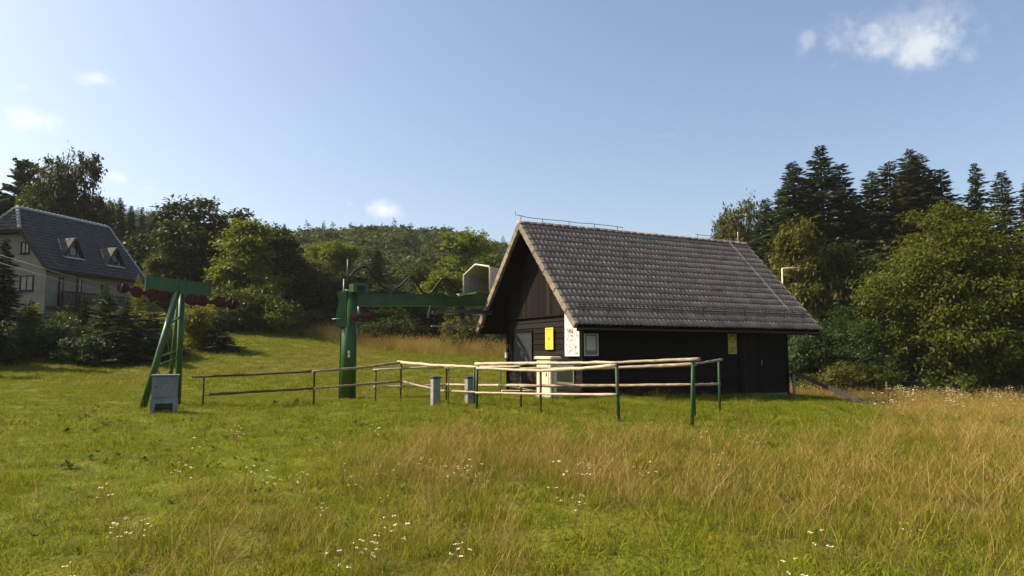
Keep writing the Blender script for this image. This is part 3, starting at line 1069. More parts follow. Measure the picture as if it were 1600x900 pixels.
# plank door in the long wall
da0, da1 = hut_px(1156, 560, 1, WB0).x, hut_px(1192, 560, 1, WB0).x
door = MB().box(da0 - .06, da1 + .06, WB0 - .018, WB0 + .04, -.2, 1.98).build('door', M['black_wood'], hut)
q = da0
while q < da1 - .02:
    MB().box(q + .004, min(q + .16, da1) - .004, WB0 - .035, WB0 - .02, -.18, 1.94).build('door_board', M['vboard'], door)
    q += .16
MB().tube([(da1 - .12, WB0 - .06, .85), (da1 - .12, WB0 - .06, 1.02)], .012, 6).build('handle', M['steel'], door)

# roof: deck, rafters, tiles
roof = MB()
th = .1
for s in (0, 1):
    e0 = (0, ZE) if s == 0 else (RW, ZE)
    nx, nz = (-math.sin(SA), math.cos(SA)) if s == 0 else (math.sin(SA), math.cos(SA))
    pr = [e0, (HB, ZR), (HB, ZR - th / math.cos(SA)), (e0[0] - nx * th, e0[1] - nz * th)]
    fcs = [(0, 1, 2, 3), (7, 6, 5, 4), (0, 4, 5, 1), (1, 5, 6, 2), (2, 6, 7, 3), (3, 7, 4, 0)]
    if s == 1:
        fcs = [f[::-1] for f in fcs]
    roof.add([(.03, bq, zq - .03) for bq, zq in pr] + [(RL - .03, bq, zq - .03) for bq, zq in pr], fcs)
roof = roof.build('roof', M['black_wood'], hut)
for i in range(13):
    a = .1 + i * (RL - .2) / 12
    MB().beam((a, .12, ZE - .06), (a, HB - .05, ZR - .18), .09, .14, up=(1, 0, 0)).build('rafter', M['black_wood'], roof)
for (bq, zq) in ((WB0 - .02, roof_z(WB0) - .27), (WB1 + .02, roof_z(WB1) - .27), (HB, ZR - .34)):
    MB().box(.12, RL - .12, bq - .07, bq + .07, zq - .08, zq + .08).build('purlin', M['black_wood'], roof)

NROW, NCOL = 16, 30
EX, TWD = SL / NROW, RL / NCOL
SLM = Matrix.Translation((0, 0, ZE)) @ Matrix.Rotation(SA, 4, 'X')          # slope frame: x along the eave, y up the slope
SLM2 = Matrix.Translation((0, RW, ZE)) @ Matrix.Rotation(math.pi, 4, 'Z') @ Matrix.Translation((-RL, 0, 0)) @ Matrix.Rotation(SA, 4, 'X')


def tile_geo():
    nc = 13
    TL = EX + .05
    V, F = [], []
    xs = np.linspace(0, TWD * 1.0, nc)
    pr = .045 * (0.5 - 0.5 * np.cos(2 * math.pi * 2 * xs / TWD)) ** 0.8
    for (yy, zz) in ((-.02, .010), (-.02, .05), (TL, .010)):
        
        for xq, pq in zip(xs, pr):
            V.append((xq, yy, zz + pq * (1 if zz != .010 else .9)))
    for rr in range(2):
        for i in range(nc - 1):
            F.append((rr * nc + i, rr * nc + i + 1, (rr + 1) * nc + i + 1, (rr + 1) * nc + i))
    return np.array(V), np.array(F)


TV, TF = tile_geo()
tile_me = np_mesh('tile', TV, TF, False)
sm_ = np.zeros(len(TF), bool)
sm_[len(TF) // 2:] = True
tile_me.polygons.foreach_set('use_smooth', sm_)
tile_me.materials.append(M['tile'])
slots = []
for rr in range(NROW):
    for cc in range(NCOL):
        loc = Vector((cc * TWD, rr * EX, 0))
        wp = HM @ (SLM @ loc)
        slots.append(((wp - Vector((0, 0, CAM_H))).length, rr, cc))
slots.sort()
rest_v, rest_f = [], []


def tile_matrix(base, rr, cc):
    j = random.Random(rr * 101 + cc)
    return base @ Matrix.Translation((cc * TWD + j.uniform(-.004, .004), rr * EX + j.uniform(-.008, .008), j.uniform(-.002, .006))) @ Euler((j.uniform(-.012, .012), j.uniform(-.014, .014), j.uniform(-.012, .012))).to_matrix().to_4x4()


for i, (dd, rr, cc) in enumerate(slots):
    mm = tile_matrix(SLM, rr, cc)
    if i < 300:
        t_ = bpy.data.objects.new('tile', tile_me)
        COL.objects.link(t_)
        t_.parent = roof
        t_.matrix_local = mm
    else:
        rest_f.append(TF + len(rest_v) * len(TV))
        rest_v.append(np.array([tuple(mm @ Vector(v)) for v in TV]))
for rr in range(NROW):
    for cc in range(NCOL):
        mm = tile_matrix(SLM2, rr, cc + 50)
        mm = tile_matrix(SLM2 @ Matrix.Translation((-50 * TWD, 0, 0)), rr, cc + 50)
        rest_f.append(TF + len(rest_v) * len(TV))
        rest_v.append(np.array([tuple(mm @ Vector(v)) for v in TV]))
me = np_mesh('tile_field', np.concatenate(rest_v), np.concatenate(rest_f), False)
me.polygons.foreach_set('use_smooth', np.tile(sm_, len(rest_v)))
# the joined tiles vary piece by piece as the single ones do
m, n, l = mat_new('concrete_tile_field')
tf = link('tile_field', me, roof, None)
tf['kind'] = 'stuff'
rid = np.repeat(np.random.default_rng(5).random(len(rest_v)), len(TV))
a_ = me.attributes.new('tile_id', 'FLOAT', 'POINT')
a_.data.foreach_set('value', rid.astype(np.float32))
mt = M['tile'].copy()
mt.name = 'concrete_tile_joined'
nt = mt.node_tree
atn = nt.nodes.new('ShaderNodeAttribute')
atn.attribute_name = 'tile_id'
for lk in list(nt.links):
    if lk.from_node.type == 'OBJECT_INFO':
        to = lk.to_socket
        nt.links.remove(lk)
        nt.links.new(atn.outputs['Fac'], to)
me.materials.append(mt)
# verge tiles on both gables
vt = MB().box(-.05, .07, -.02, EX + .03, -.13, .075)
vt_o = None
for base in (SLM, SLM2):
    for side in (0, 1):
        for rr in range(NROW):
            near = (base is SLM and side == 0) or (base is SLM2 and side == 1)
            off = -.005 if side == 0 else RL - .015
            mm = base @ Matrix.Translation((off, rr * EX, 0)) @ Matrix.Rotation(-.07, 4, 'X')
            if vt_o is None:
                vt_o = vt.build('verge_tile', M['tile_pale'], roof)
                vo = vt_o
            else:
                vo = vt_o.copy()
                COL.objects.link(vo)
                vo.parent = roof
            vo.matrix_local = mm
# ridge tiles
rt = MB()
nn_ = 9
V, F = [], []
for k, (xx, rad) in enumerate(((0, .145), (.0, .115), (.36, .13), (.36, .1))):
    pass
for xx, rad in ((0.0, .150), (0.30, .135), (.36, .13)):
    for q in range(nn_):
        a = math.pi * q / (nn_ - 1)
        V.append((xx, -math.cos(a) * rad, math.sin(a) * rad * .75))
for i in range(2):
    for q in range(nn_ - 1):
        F.append((i * nn_ + q, (i + 1) * nn_ + q, (i + 1) * nn_ + q + 1, i * nn_ + q + 1))
F.append(tuple(range(nn_)))
F.append(tuple(range(3 * nn_ - 1, 2 * nn_ - 1, -1)))
ridge_o = None
for i in range(32):
    mm = Matrix.Translation((-.06 + i * .3315, HB, ZR - .02 + random.uniform(-.008, .01))) @ Euler((random.uniform(-.03, .03), -.025, random.uniform(-.02, .02))).to_matrix().to_4x4()
    if ridge_o is None:
        ridge_o = MB().add(V, F, True).build('ridge_tile', M['tile'], roof)
        ro = ridge_o
    else:
        ro = ridge_o.copy()
        COL.objects.link(ro)
        ro.parent = roof
    ro.matrix_local = mm
# fascia, gutter, downpipe
MB().box(.05, RL - .05, .02, .05, ZE - .2, ZE - .02).build('fascia', M['black_wood'], roof)
gut = MB()
V, F = [], []
for xx in (0.04, RL - .06):
    for q in range(9):
        a = math.pi * q / 8
        V.append((xx, -.06 - math.cos(a) * .065, ZE - .1 - math.sin(a) * .06))
    for q in range(9):
        a = math.pi * (8 - q) / 8
        V.append((xx, -.06 - math.cos(a) * .057, ZE - .1 - math.sin(a) * .052))
for q in range(18):
    F.append((q, (q + 1) % 18, 18 + (q + 1) % 18, 18 + q))
F += [tuple(range(17, -1, -1)), tuple(range(18, 36))]
gut.add(V, F)
gut.build('gutter', M['dark_steel'], hut)
dp = MB().tube([(WA1 + .1, -.02, ZE - .15), (WA1 + .1, .2, ZE - .38), (WA1 + .1, WB0 - .12, ZE - .58), (WA1 + .1, WB0 - .12, ZE - .7), (WA1 + .1, WB0 - .12, -.35)], .036, 8)
dp = dp.build('downpipe', M['hood'], hut)
for z in (.2, .95, 1.4):
    MB().tube([(WA1 + .1, WB0 - .12, z), (WA1 + .1, WB0 - .12, z + .05)], .046, 8).build('pipe_clip', M['dark_steel'], dp)
# snow guard: two bars on brackets above the eave
sg = MB()
for k, (s, hh) in enumerate(((EX * 2.05, .1), (EX * 2.05, .19))):
    sg.tube([SLM @ Vector((.25, s + .05, hh)), SLM @ Vector((RL - .25, s + .05, hh))], .013, 6)
sg = sg.build('snow_guard', M['rubber'], hut)
for i in range(11):
    a = .5 + i * .95
    MB().beam(SLM @ Vector((a, EX * 2.05 - .1, .05)), SLM @ Vector((a, EX * 2.05 + .06, .23)), .02, .02).build('bracket', M['rubber'], sg)
# lightning conductor: wire on stands along the ridge, rods, wire down the slope
lc = MB()
pts = []
for i in range(22):
    a = -.12 + i * .5
    pts.append((a, HB, ZR + .23 - .02 * (i % 2) + (.06 if i < 1 else 0) + random.uniform(-.015, .015)))
lc.tube([p for p in pts if p[0] < 4.6 or p[0] > 7.1][:10], .011, 6)
lc.tube([p for p in pts if p[0] > 7.4 and p[0] < 9.9], .011, 6)
lcw = lc.build('lightning_conductor', M['rubber'], hut)
for a, hh in ((.05, .25), (.9, .23), (2.0, .23), (3.1, .23), (4.1, .2), (8.0, .21), (8.9, .21), (9.6, .21)):
    MB().tube([(a + random.uniform(-.03, .03), HB, ZR + .06), (a, HB, ZR + hh)], .011, 6).build('wire_stand', M['rubber'], lcw)
MB().tube([(-.16, HB, ZR + .24), (-.17, HB, ZR + .4)], .009, 6).build('air_rod', M['rubber'], lcw)
MB().tube([(10.15, HB, ZR + .05), (10.15, HB, ZR + .5)], .012, 6).build('air_rod', M['pale_pole'], lcw)
dw = MB().tube([(9.55, HB - .02, ZR + .13)] + [SLM @ Vector((9.55 + .012 * random.uniform(-1, 1), SL - s, .105)) for s in np.linspace(.15, SL - .55, 12)], .006, 6)
dw.build('down_wire', M['steel'], lcw)
for z in (1.98,):
    MB().tube([(WA0 - .02, WB1 - .25, 1.55), (WA0 - .1, WB1 - .25, 1.6), (WA0 - .13, WB1 - .25, 1.45)], .012, 6).build('cable_stub', M['hood'], hut)
# lamp bracket under the left-hand verge
MB().box(WA0 - .1, WA0 - .02, WB1 - .1, WB1 + .02, 1.1, 1.32).build('wall_socket', M['case_frame'], hut)


# things hung on the hut
def hut_thing(name, label, cat, a, b, z, group=None):
    o = empty(name, HM @ Vector((a, b, z)), HUT_RZ)
    return setp(o, label, cat, group)


def gable_rect(px0, px1, py0, py1):
    p0 = hut_px(px1, py1, 0, WA0)
    p1 = hut_px(px0, py0, 0, WA0)
    return p0.y, p1.y, p0.z, p1.z


rs = random.Random(3)
# piste map panel (hangs on the gable by the corner)
b0, b1, z0, z1 = gable_rect(885.5, 908.5, 489, 556.5)
pm = hut_thing('map_panel', 'white printed panel on the gable next to the corner', 'panel', WA0 - .05, b0, z0)
w_, h_ = b1 - b0, z1 - z0
MB().box(-.03, -.006, 0, w_, 0, h_).build('board', M['white_panel'], pm)
MB().box(-.036, -.0, -.012, 0, -.01, h_ + .01).build('frame', M['case_frame'], pm)
for mname, cnt, wd, ln in (('ink_brown', 70, .022, .11), ('ink', 46, .016, .09), ('ink_blue', 7, .03, .09), ('ink_red', 4, .04, .2)):
    q = MB()
    for i in range(cnt):
        yy, zz = rs.uniform(.05, w_ - .06), rs.uniform(.04, h_ * (.62 if mname != 'ink_blue' else .95))
        if mname == 'ink_blue':
            zz = h_ * .82 + rs.uniform(-.04, .1)
        if mname == 'ink_red':
            yy, zz = w_ * .45 + rs.uniform(-.06, .06), h_ * .55 + rs.uniform(-.08, .08)
        an = rs.uniform(-.5, .5) + (1.57 if rs.random() < .15 else 0)
        L = ln * rs.uniform(.4, 1.2)
        dy, dz = math.sin(an) * L / 2, math.cos(an) * L / 2
        yy = min(max(yy, abs(dy) + .02), w_ - abs(dy) - .02)
        zz = min(max(zz, abs(dz) + .02), h_ - abs(dz) - .02)
        lift = -.0325 - .0002 * i - (.003 if mname == 'ink_red' else 0)
        q.beam((lift, yy - dy, zz - dz), (lift, yy + dy, zz + dz), wd * rs.uniform(.5, 1), .0008, up=(1, 0, 0))
    for k in range(3):
        if mname == 'ink_brown':
            zz = h_ * (.34, .6, .75)[k]
            q.beam((-.034, .03, zz), (-.034, w_ * (.95, .95, .4)[k], zz + .03), .008, .0008, up=(1, 0, 0))
    q.build('print', M[mname], pm)


def yellow_sign(o, mat, w, h, face, seed, style):
    """plate, rounded border and the illegible small print; face: 'a' plate lies across y, 'b' across x"""
    r2 = random.Random(seed)

    def P(s, zz, d):
        return (-d, s, zz) if face == 'a' else (s, -d, zz)

    def rect(mb, s0, s1, z0, z1, d0, d1):
        c = [P(s0, z0, d0), P(s1, z1, d1)]
        xs_, ys_, zs_ = zip(*c)
        mb.box(min(xs_), max(xs_), min(ys_), max(ys_), min(zs_), max(zs_))
    pl = MB()
    rect(pl, 0, w, 0, h, 0, .012)
    pl.build('plate', mat, o)
    pr = MB()
    if style == 0:
        rect(pr, w * .14, w * .48, h * .915, h * .935, .0125, .0135)
        rect(pr, w * .54, w * .88, h * .915, h * .94, .0125, .0135)
        for zz in (.145, .10):
            rect(pr, w * .2, w * .86, h * zz, h * (zz + .006), .0125, .0135)
        for zz in (.86, .82):
            rect(pr, w * .25, w * .8, h * zz, h * (zz + .006), .0125, .0135)
        # slim dark figure in the middle
        pr.add([P(w * .47, h * .59, .0135), P(w * .58, h * .58, .0135), P(w * .59, h * .48, .0135), P(w * .54, h * .395, .0135), P(w * .46, h * .48, .0135)], [(0, 1, 2, 3, 4)])
    else:
        for k in range(16):
            a0, a1 = 6.283 * k / 16, 6.283 * (k + 1) / 16
            for (ra, rb) in ((.36, .30),):
                pr.add([P(w * (.5 + ra * math.cos(a0)), h * .7 + w * ra * math.sin(a0), .0135), P(w * (.5 + ra * math.cos(a1)), h * .7 + w * ra * math.sin(a1), .0135),
                        P(w * (.5 + rb * math.cos(a1)), h * .7 + w * rb * math.sin(a1), .0135), P(w * (.5 + rb * math.cos(a0)), h * .7 + w * rb * math.sin(a0), .0135)], [(0, 1, 2, 3)])
        rect(pr, w * .44, w * .56, h * .83, h * .87, .0125, .0135)
        for k, zz in enumerate((.31, .25, .21, .16, .11, .07)):
            rect(pr, w * .14, w * r2.uniform(.7, .9), h * zz, h * (zz + .018), .0125, .0135)
    pr.build('print', M['ink'], o)


b0, b1, z0, z1 = gable_rect(853.5, 866, 512.5, 546)
ys = hut_thing('warning_sign', 'bright yellow upright sign on the sunlit gable boards', 'sign', WA0 - .03, b0, z0)
yellow_sign(ys, M['yellow'], b1 - b0, z1 - z0, 'a', 1, 0)
p0, p1 = hut_px(1137, 553, 1, WB0), hut_px(1149, 520, 1, WB0)
ys2 = hut_thing('warning_sign', 'yellow sign with a round emblem on the shaded long wall', 'sign', p0.x, WB0 - .03, p0.z)
yellow_sign(ys2, M['yellow_old'], p1.x - p0.x, p1.z - p0.z, 'b', 2, 1)
p0, p1 = hut_px(911.5, 556, 1, WB0), hut_px(933, 521.5, 1, WB0)
nb_ = hut_thing('notice_case', 'grey framed notice case with one sheet on the shaded wall', 'notice board', p0.x, WB0 - .02, p0.z)
w_, h_ = p1.x - p0.x, p1.z - p0.z
MB().box(.02, w_ - .02, -.02, .0, .02, h_ - .02).build('back_panel', M['case_back'], nb_)
fr = MB()
for (x0, x1, zz0, zz1) in ((0, w_, 0, .03), (0, w_, h_ - .03, h_), (0, .03, .03, h_ - .03), (w_ - .03, w_, .03, h_ - .03)):
    fr.box(x0, x1, -.05, .0, zz0, zz1)
fr.build('frame', M['case_frame'], nb_)
MB().box(w_ * .19, w_ * .82, -.025, -.021, h_ * .25, h_ * .9).build('sheet', M['paper'], nb_)

# beige concrete meter cabinet in front of the gable
ax = at(860, 600, 21.3)
cb = empty('meter_cabinet', (ax.x, ax.y, gz(ax.x, ax.y) - .05), HUT_RZ)
setp(cb, 'beige concrete cabinet with a flat overhanging cap before the gable', 'cabinet')
MB().box(-.0, .24, 0, .86, 0, 1.24, ch=.02).build('body', M['beige'], cb)
MB().box(-.05, .34, -.1, .94, 1.24, 1.32, ch=.025).build('cap', M['beige'], cb)
MB().box(-.03, .28, -.03, .89, 0, .12, ch=.015).build('foot', M['concrete'], cb)
dr_ = MB().box(-.012, -.002, .1, .76, .42, 1.12).build('door', M['beige'], cb)
MB().box(-.03, -.012, .2, .23, .72, .82).build('lock', M['dark_steel'], dr_)

# pale boards on the ground by the hut
ax = xg(818, 24.2)
pb = empty('board_offcut', (ax.x, ax.y, ax.z), R(20))
setp(pb, 'pale yellow boards lying in the grass at the gable foot', 'boards')
MB().beam((-.75, 0, .3), (.62, -.25, .05), .34, .03).build('plank', M['new_plank'], pb)
MB().beam((-.7, .3, .1), (.5, .2, .08), .25, .03).build('plank', M['new_plank'], pb)

# ------------------------------------------------------------------ log rails
def post(parent, p, top, mat, r, lean=(0, 0), square=False, name='post'):
    """a post from the ground up to height top (world z)"""
    q = MB()
    b = Vector((p.x, p.y, p.z - .25))
    t = Vector((p.x + lean[0], p.y + lean[1], top))
    q.tube([b, b.lerp(t, .5), t], r, 8)
    q.tube([t - Vector((0, 0, .002)), t + Vector((0, 0, .012))], r * 1.15, 8)
    return q.build(name, mat, parent)


def log(parent, pts, r, mat, seed, name='rail', taper=.75):
    """a peeled pole that is not quite straight, with knots and sawn ends"""
    rr = random.Random(seed)
    pts = [Vector(p) for p in pts]
    out, rad = [], []
    n_seg = 0
    L = sum((pts[i + 1] - pts[i]).length for i in range(len(pts) - 1))
    acc = 0
    flip = rr.random() < .5
    for i in range(len(pts) - 1):
        d = (pts[i + 1] - pts[i])
        k = max(3, int(d.length / .22))
        for j in range(k + (1 if i == len(pts) - 2 else 0)):
            t = j / k
            f = (acc + d.length * t) / L
            f2 = 1 - f if flip else f
            w = .0035 if 0 < f < 1 else 0
            out.append(pts[i] + d * t + Vector((rr.uniform(-w, w), rr.uniform(-w, w), rr.uniform(-w, w) * 1.6)))
            rad.append(r * .78 * (1 - (1 - taper) * f2) * rr.uniform(.9, 1.1) * (1.22 if rr.random() < .08 else 1))
        acc += d.length
    # mesh kept in coordinates along the pole so the grain runs lengthwise
    o0 = out[0]
    dirv = (out[-1] - out[0]).normalized()
    qt = dirv.to_track_quat('X', 'Z')
    qi = qt.inverted()
    mb = MB().tube([qi @ (p - o0) for p in out], rad, 9, True, True, .05)
    o = mb.build(name, mat, parent)
    o.location = o0
    o.rotation_euler = qt.to_euler()
    return o


def fpost(px, py, zg):
    v = pix_dir(px, py)
    t = (zg - CAM_H) / v.z
    q = Vector((0, 0, CAM_H)) + v * t
    q.z = gz(q.x, q.y)
    return q


def zat(px, py, q):
    """height of the sight line (px, py) at the distance of q"""
    return at(px, py, q.y).z


# front run: six posts from the lawn to the meadow
fA = empty('log_rail', (0, 0, 0))
setp(fA, 'front run of log rails bending from the lawn to a tall green post', 'fence', 'log rails of the lift queue')
PA = [fpost(317, 632, -.15), fpost(490, 632, -.12), fpost(626, 625, -.12), fpost(745, 638, -.1), fpost(845, 647, -.1), fpost(967, 660, -.12)]
topA = [587, 580, 567, 575, 580, 570]
for i, (q, ty, px_) in enumerate(zip(PA, topA, (317, 490, 626, 745, 845, 967))):
    m_ = M['post_green'] if i in (3, 5) else M['post_rust']
    post(fA, q, zat(px_, ty, q) - .02, m_, .036 if i in (3, 5) else .026, (-.03, 0) if i == 5 else (0, 0))


def rp(px, py, q, dd=0.0):
    return at(px, py, q.y + dd)


log(fA, [rp(300, 589, PA[0], -.02), rp(400, 585, PA[0].lerp(PA[1], .5)), rp(490, 580, PA[1])], .045, M['rail_dark'], 1)
log(fA, [rp(321, 616.5, PA[0]), rp(490, 607, PA[1])], .05, M['rail_dark'], 2)
log(fA, [rp(488, 580.5, PA[1], -.06), rp(560, 575, PA[1].lerp(PA[2], .5)), rp(630, 566, PA[2])], .05, M['rail'], 3)
log(fA, [rp(491, 607, PA[1], -.06), rp(626, 595.5, PA[2], -.06)], .045, M['rail'], 4)
log(fA, [rp(622, 566, PA[2], .1), rp(680, 571, PA[2].lerp(PA[3], .5)), rp(748, 573.5, PA[3])], .062, M['rail'], 5)
log(fA, [rp(627, 595.5, PA[2], .1), rp(652, 602, PA[2].lerp(PA[3], .25)), rp(690, 610.5, PA[2].lerp(PA[3], .6)), rp(745, 613, PA[3], -.06)], .045, M['rail'], 6)
log(fA, [rp(745, 575, PA[3], -.08), rp(845, 579.5, PA[4], -.08), rp(905, 576, PA[4].lerp(PA[5], .5)), rp(963, 571, PA[5])], .05, M['rail'], 7)
log(fA, [rp(743, 613.5, PA[3], -.07), rp(845, 615.5, PA[4], -.08), rp(964, 617, PA[5], -.02)], .038, M['rail'], 8)
# second run behind it
fB = empty('log_rail', (0, 0, 0))
setp(fB, 'rear run of log rails passing in front of the hut', 'fence', 'log rails of the lift queue')
PB = [fpost(586.5, 625, -.12), fpost(697.5, 625, -.12), fpost(814, 636, -.1), fpost(1085.5, 657, -.14), fpost(1125, 642.5, -.15)]
for i, (q, ty, px_) in enumerate(zip(PB, (578, 574, 570, 571, 563.5), (586.5, 697.5, 814, 1085.5, 1125))):
    post(fB, q, zat(px_, ty, q) - .02, M['post_green'] if i > 2 else M['post_rust'], .03 if i > 2 else .026)
log(fB, [rp(583, 578, PB[0]), rp(640, 575, PB[0].lerp(PB[1], .5)), rp(698, 573, PB[1])], .042, M['rail'], 9)
log(fB, [rp(696, 574, PB[1]), rp(814, 572.5, PB[2])], .045, M['rail'], 10)
log(fB, [rp(812, 576, PB[2]), rp(950, 575, PB[2].lerp(PB[3], .5)), rp(1087, 569, PB[3])], .05, M['rail'], 11)
log(fB, [rp(1086, 568.5, PB[3], .05), rp(1128, 562, PB[4])], .038, M['rail'], 12)
log(fB, [rp(584, 604, PB[0]), rp(640, 603.5, PB[0].lerp(PB[1], .5)), rp(698, 601, PB[1])], .042, M['rail'], 13)
log(fB, [rp(696, 600.5, PB[1]), rp(745, 602, PB[1].lerp(PB[2], .4)), rp(815, 602, PB[2])], .05, M['rail'], 14)
log(fB, [rp(813, 603, PB[2]), rp(950, 602.5, PB[2].lerp(PB[3], .5)), rp(1085, 601, PB[3], .06)], .052, M['rail'], 15)
log(fB, [rp(1086, 601, PB[3], .06), rp(1124, 600, PB[4])], .04, M['rail'], 16)
# single long top rail on a leaning post
fC = empty('log_rail', (0, 0, 0))
setp(fC, 'single high log rail ending at the leaning green post', 'fence', 'log rails of the lift queue')
PC = [fpost(741, 632, -.1), fpost(1080.5, 666, -.14)]
post(fC, PC[0], zat(741, 574, PC[0]), M['post_green'], .03)
post(fC, PC[1], zat(1085, 566, PC[1]) - .01, M['post_green'], .034, (.055, 0))
log(fC, [rp(743, 568.5, PC[0]), rp(814, 568, PC[0].lerp(PC[1], .22)), rp(967, 566.5, PC[0].lerp(PC[1], .67))], .055, M['rail'], 17)
log(fC, [rp(960, 566.5, PC[0].lerp(PC[1], .65)), rp(1093, 561, PC[1])], .046, M['rail'], 18)
# thin bare stakes
for (px_, py_, ty, lab) in ((700.5, 632, 577, 'thin bare stake beside the double rear post'), (782, 628, 577, 'thin bare stake left of the hut gable'), (863.5, 629, 577, 'thin bare stake at the right edge of the beige cabinet')):
    q = fpost(px_, py_, -.1)
    st = empty('steel_stake', q)
    setp(st, lab, 'stake', 'thin stakes between the rails')
    MB().tube([(0, 0, -.2), (.01, 0, zat(px_, ty, q) - q.z)], .014, 6).build('shaft', M['post_rust'], st)
    MB().tube([(.01, 0, zat(px_, ty, q) - q.z - .03), (.01, 0, zat(px_, ty, q) - q.z + .02)], .018, 6).build('tip', M['post_rust'], st)
# two grey concrete pillars
for (px_, py_, ty, lab) in ((680, 633, 588, 'grey concrete pillar striped by the rail shadow'), (733.5, 631, 588, 'grey concrete pillar just left of the green fence post')):
    q = fpost(px_, py_, -.1)
    cp = empty('concrete_pillar', q, R(24))
    setp(cp, lab, 'pillar', 'concrete pillars between the rails')
    hh = zat(px_, ty, q) - q.z
    MB().box(-.1, .1, -.12, .12, -.2, hh - .05, ch=.012).build('shaft', M['concrete'], cp)
    MB().box(-.12, .12, -.14, .14, hh - .05, hh, ch=.012).build('cap', M['dark_steel'], cp)

# grey switch cabinet under the pylon
q = fpost(256, 646, -.15)
sb = empty('switch_cabinet', q, R(22))
setp(sb, 'grey metal switch cabinet with a broken dark base opening', 'cabinet')
body = MB().box(-.27, .27, -.16, .2, .0, .3)
body = MB()
body.box(-.285, -.19, -.16, .2, -.05, .22).box(.19, .285, -.16, .2, -.05, .22).box(-.19, .19, .16, .2, -.05, .22)
body.box(-.285, .285, -.16, .2, .22, .34)
body.build('base', M['box_grey'], sb)
MB().box(-.27, .27, -.15, .2, .342, .86).build('body', M['box_grey'], sb)
dd_ = MB().box(-.25, .25, -.168, -.152, .37, .84).build('door', M['box_grey'], sb)
MB().box(-.19, -.165, -.178, -.168, .6, .63).build('lock', M['dark_steel'], dd_)
MB().add([(.03, -.1695, .68), (.1, -.1695, .68), (-.02, -.1695, .5), (-.09, -.1695, .42), (-.03, -.1695, .56)], [(0, 1, 2, 4), (2, 3, 4)]).build('flash_mark', mat_noise('faded_yellow_mark', [(.3, (.21, .21, .17)), (.7, (.25, .245, .19))], 9, .7), dd_)
MB().box(-.3, .3, -.2, .23, .862, .892).build('lid', M['box_grey'], sb)
MB().box(-.18, .18, -.1, .15, -.05, .1).build('rubble', M['rubber'], sb)

# ------------------------------------------------------------------ the drag lift
py_o = empty('lift_pylon', xg(262, 19.2))
setp(py_o, 'green tubular lift pylon with a slanting crossbeam and red wheels', 'pylon')
o0 = Vector(py_o.location)


def L(v):
    return v - o0


apex = at(280, 447, 19.3)
apexR = at(285, 449, 19.6)
fl, frr, frear = fpost(220, 637, -.15), fpost(277.5, 630, -.15), xg(267, 21.2)
MB().tube([L(fl) - Vector((0, 0, .2)), L(apex)], .085, 12).build('leg', M['lift_green'], py_o)
MB().tube([L(frr) - Vector((0, 0, .2)), L(apexR)], .085, 12).build('leg', M['lift_green'], py_o)
MB().tube([L(frear) - Vector((0, 0, .2)), L(at(281, 452, 19.9))], .055, 10).build('leg', M['lift_green'], py_o)
apL, apR = apex, apexR
for (t0, t1, rr) in ((.40, .42, .02), (.33, .36, .02), (.68, .70, .02), (.64, .72, .02)):
    MB().tube([L(fl.lerp(apL, t0)), L(frr.lerp(apR, t1 + .05))], rr, 6).build('brace', M['lift_green'], py_o)
for (t0, t1) in ((.62, .35), (.34, .12), (.12, .3)):
    MB().tube([L(fl.lerp(apL, t0)), L(frear.lerp(apR, t1))], .018, 6).build('brace', M['lift_green'], py_o)
MB().tube([L(fl.lerp(apL, .1)), L(frr.lerp(apR, .2))], .016, 6).build('brace', M['steel'], py_o)
# crossbeam: a tapering plate girder
bl, br = at(229, 441, 19.1), at(330, 454, 19.5)
cbm = MB().beam(L(bl), L(br), .16, .36).build('crossbeam', M['lift_green'], py_o)
for s in (0, 1):
    e = bl if s == 0 else br
    d_ = (br - bl).normalized()
    MB().beam(L(e - d_ * .01 + Vector((0, 0, -.2))), L(e - d_ * .01 + Vector((0, 0, .2))), .2, .03, up=d_).build('end_plate', M['lift_green'] if s else M['steel'], cbm)
for t in (.5, .61):
    c_ = bl.lerp(br, t)
    MB().beam(L(c_ + Vector((0, -.09, -.1))), L(c_ + Vector((0, -.09, .26))), .03, .02, up=(0, 1, 0)).build('clamp', M['lift_green'], cbm)
# wheel batteries with rocker arms
for side, wl_ in enumerate((((192, 449.5), (214, 456), (238, 460), (256, 463.5)), ((298, 468), (316, 470), (343, 471.5), (364, 474.5)))):
    arm_pts = []
    for k, (wx, wy) in enumerate(wl_):
        c_ = at(wx, wy, 19.0 + .3 * (wx - 192) / 170)
        d_ = Vector((0.08, 1, 0)).normalized()
        w_ob = MB().tube([L(c_ - d_ * .035), L(c_ - d_ * .02), L(c_ + d_ * .02), L(c_ + d_ * .035)], [.155, .135, .135, .155], 18).build('wheel', M['red'], py_o)
        MB().tube([L(c_ - d_ * .06), L(c_ + d_ * .06)], .04, 10).build('hub', M['dark_steel'], w_ob)
        arm_pts.append(c_)
    for dy in (-.07, .07):
        MB().beam(L(arm_pts[0] + Vector((0, dy, -.02))), L(arm_pts[-1] + Vector((0, dy, -.02))), .03, .1).build('rocker_arm', M['red'], py_o)
    mid = arm_pts[1].lerp(arm_pts[2], .5)
    MB().beam(L(mid + Vector((0, .1, -.05))), L(mid + Vector((0, .1, .3))), .07, .05).build('hanger', M['lift_green'], py_o)
    MB().tube([L(arm_pts[-1 if side else 0] + Vector((0, -.1, -.12))), L(arm_pts[-1 if side else 0] + Vector((.05, -.1, .1)))], .012, 6).build('guard', M['dark_steel'], py_o)

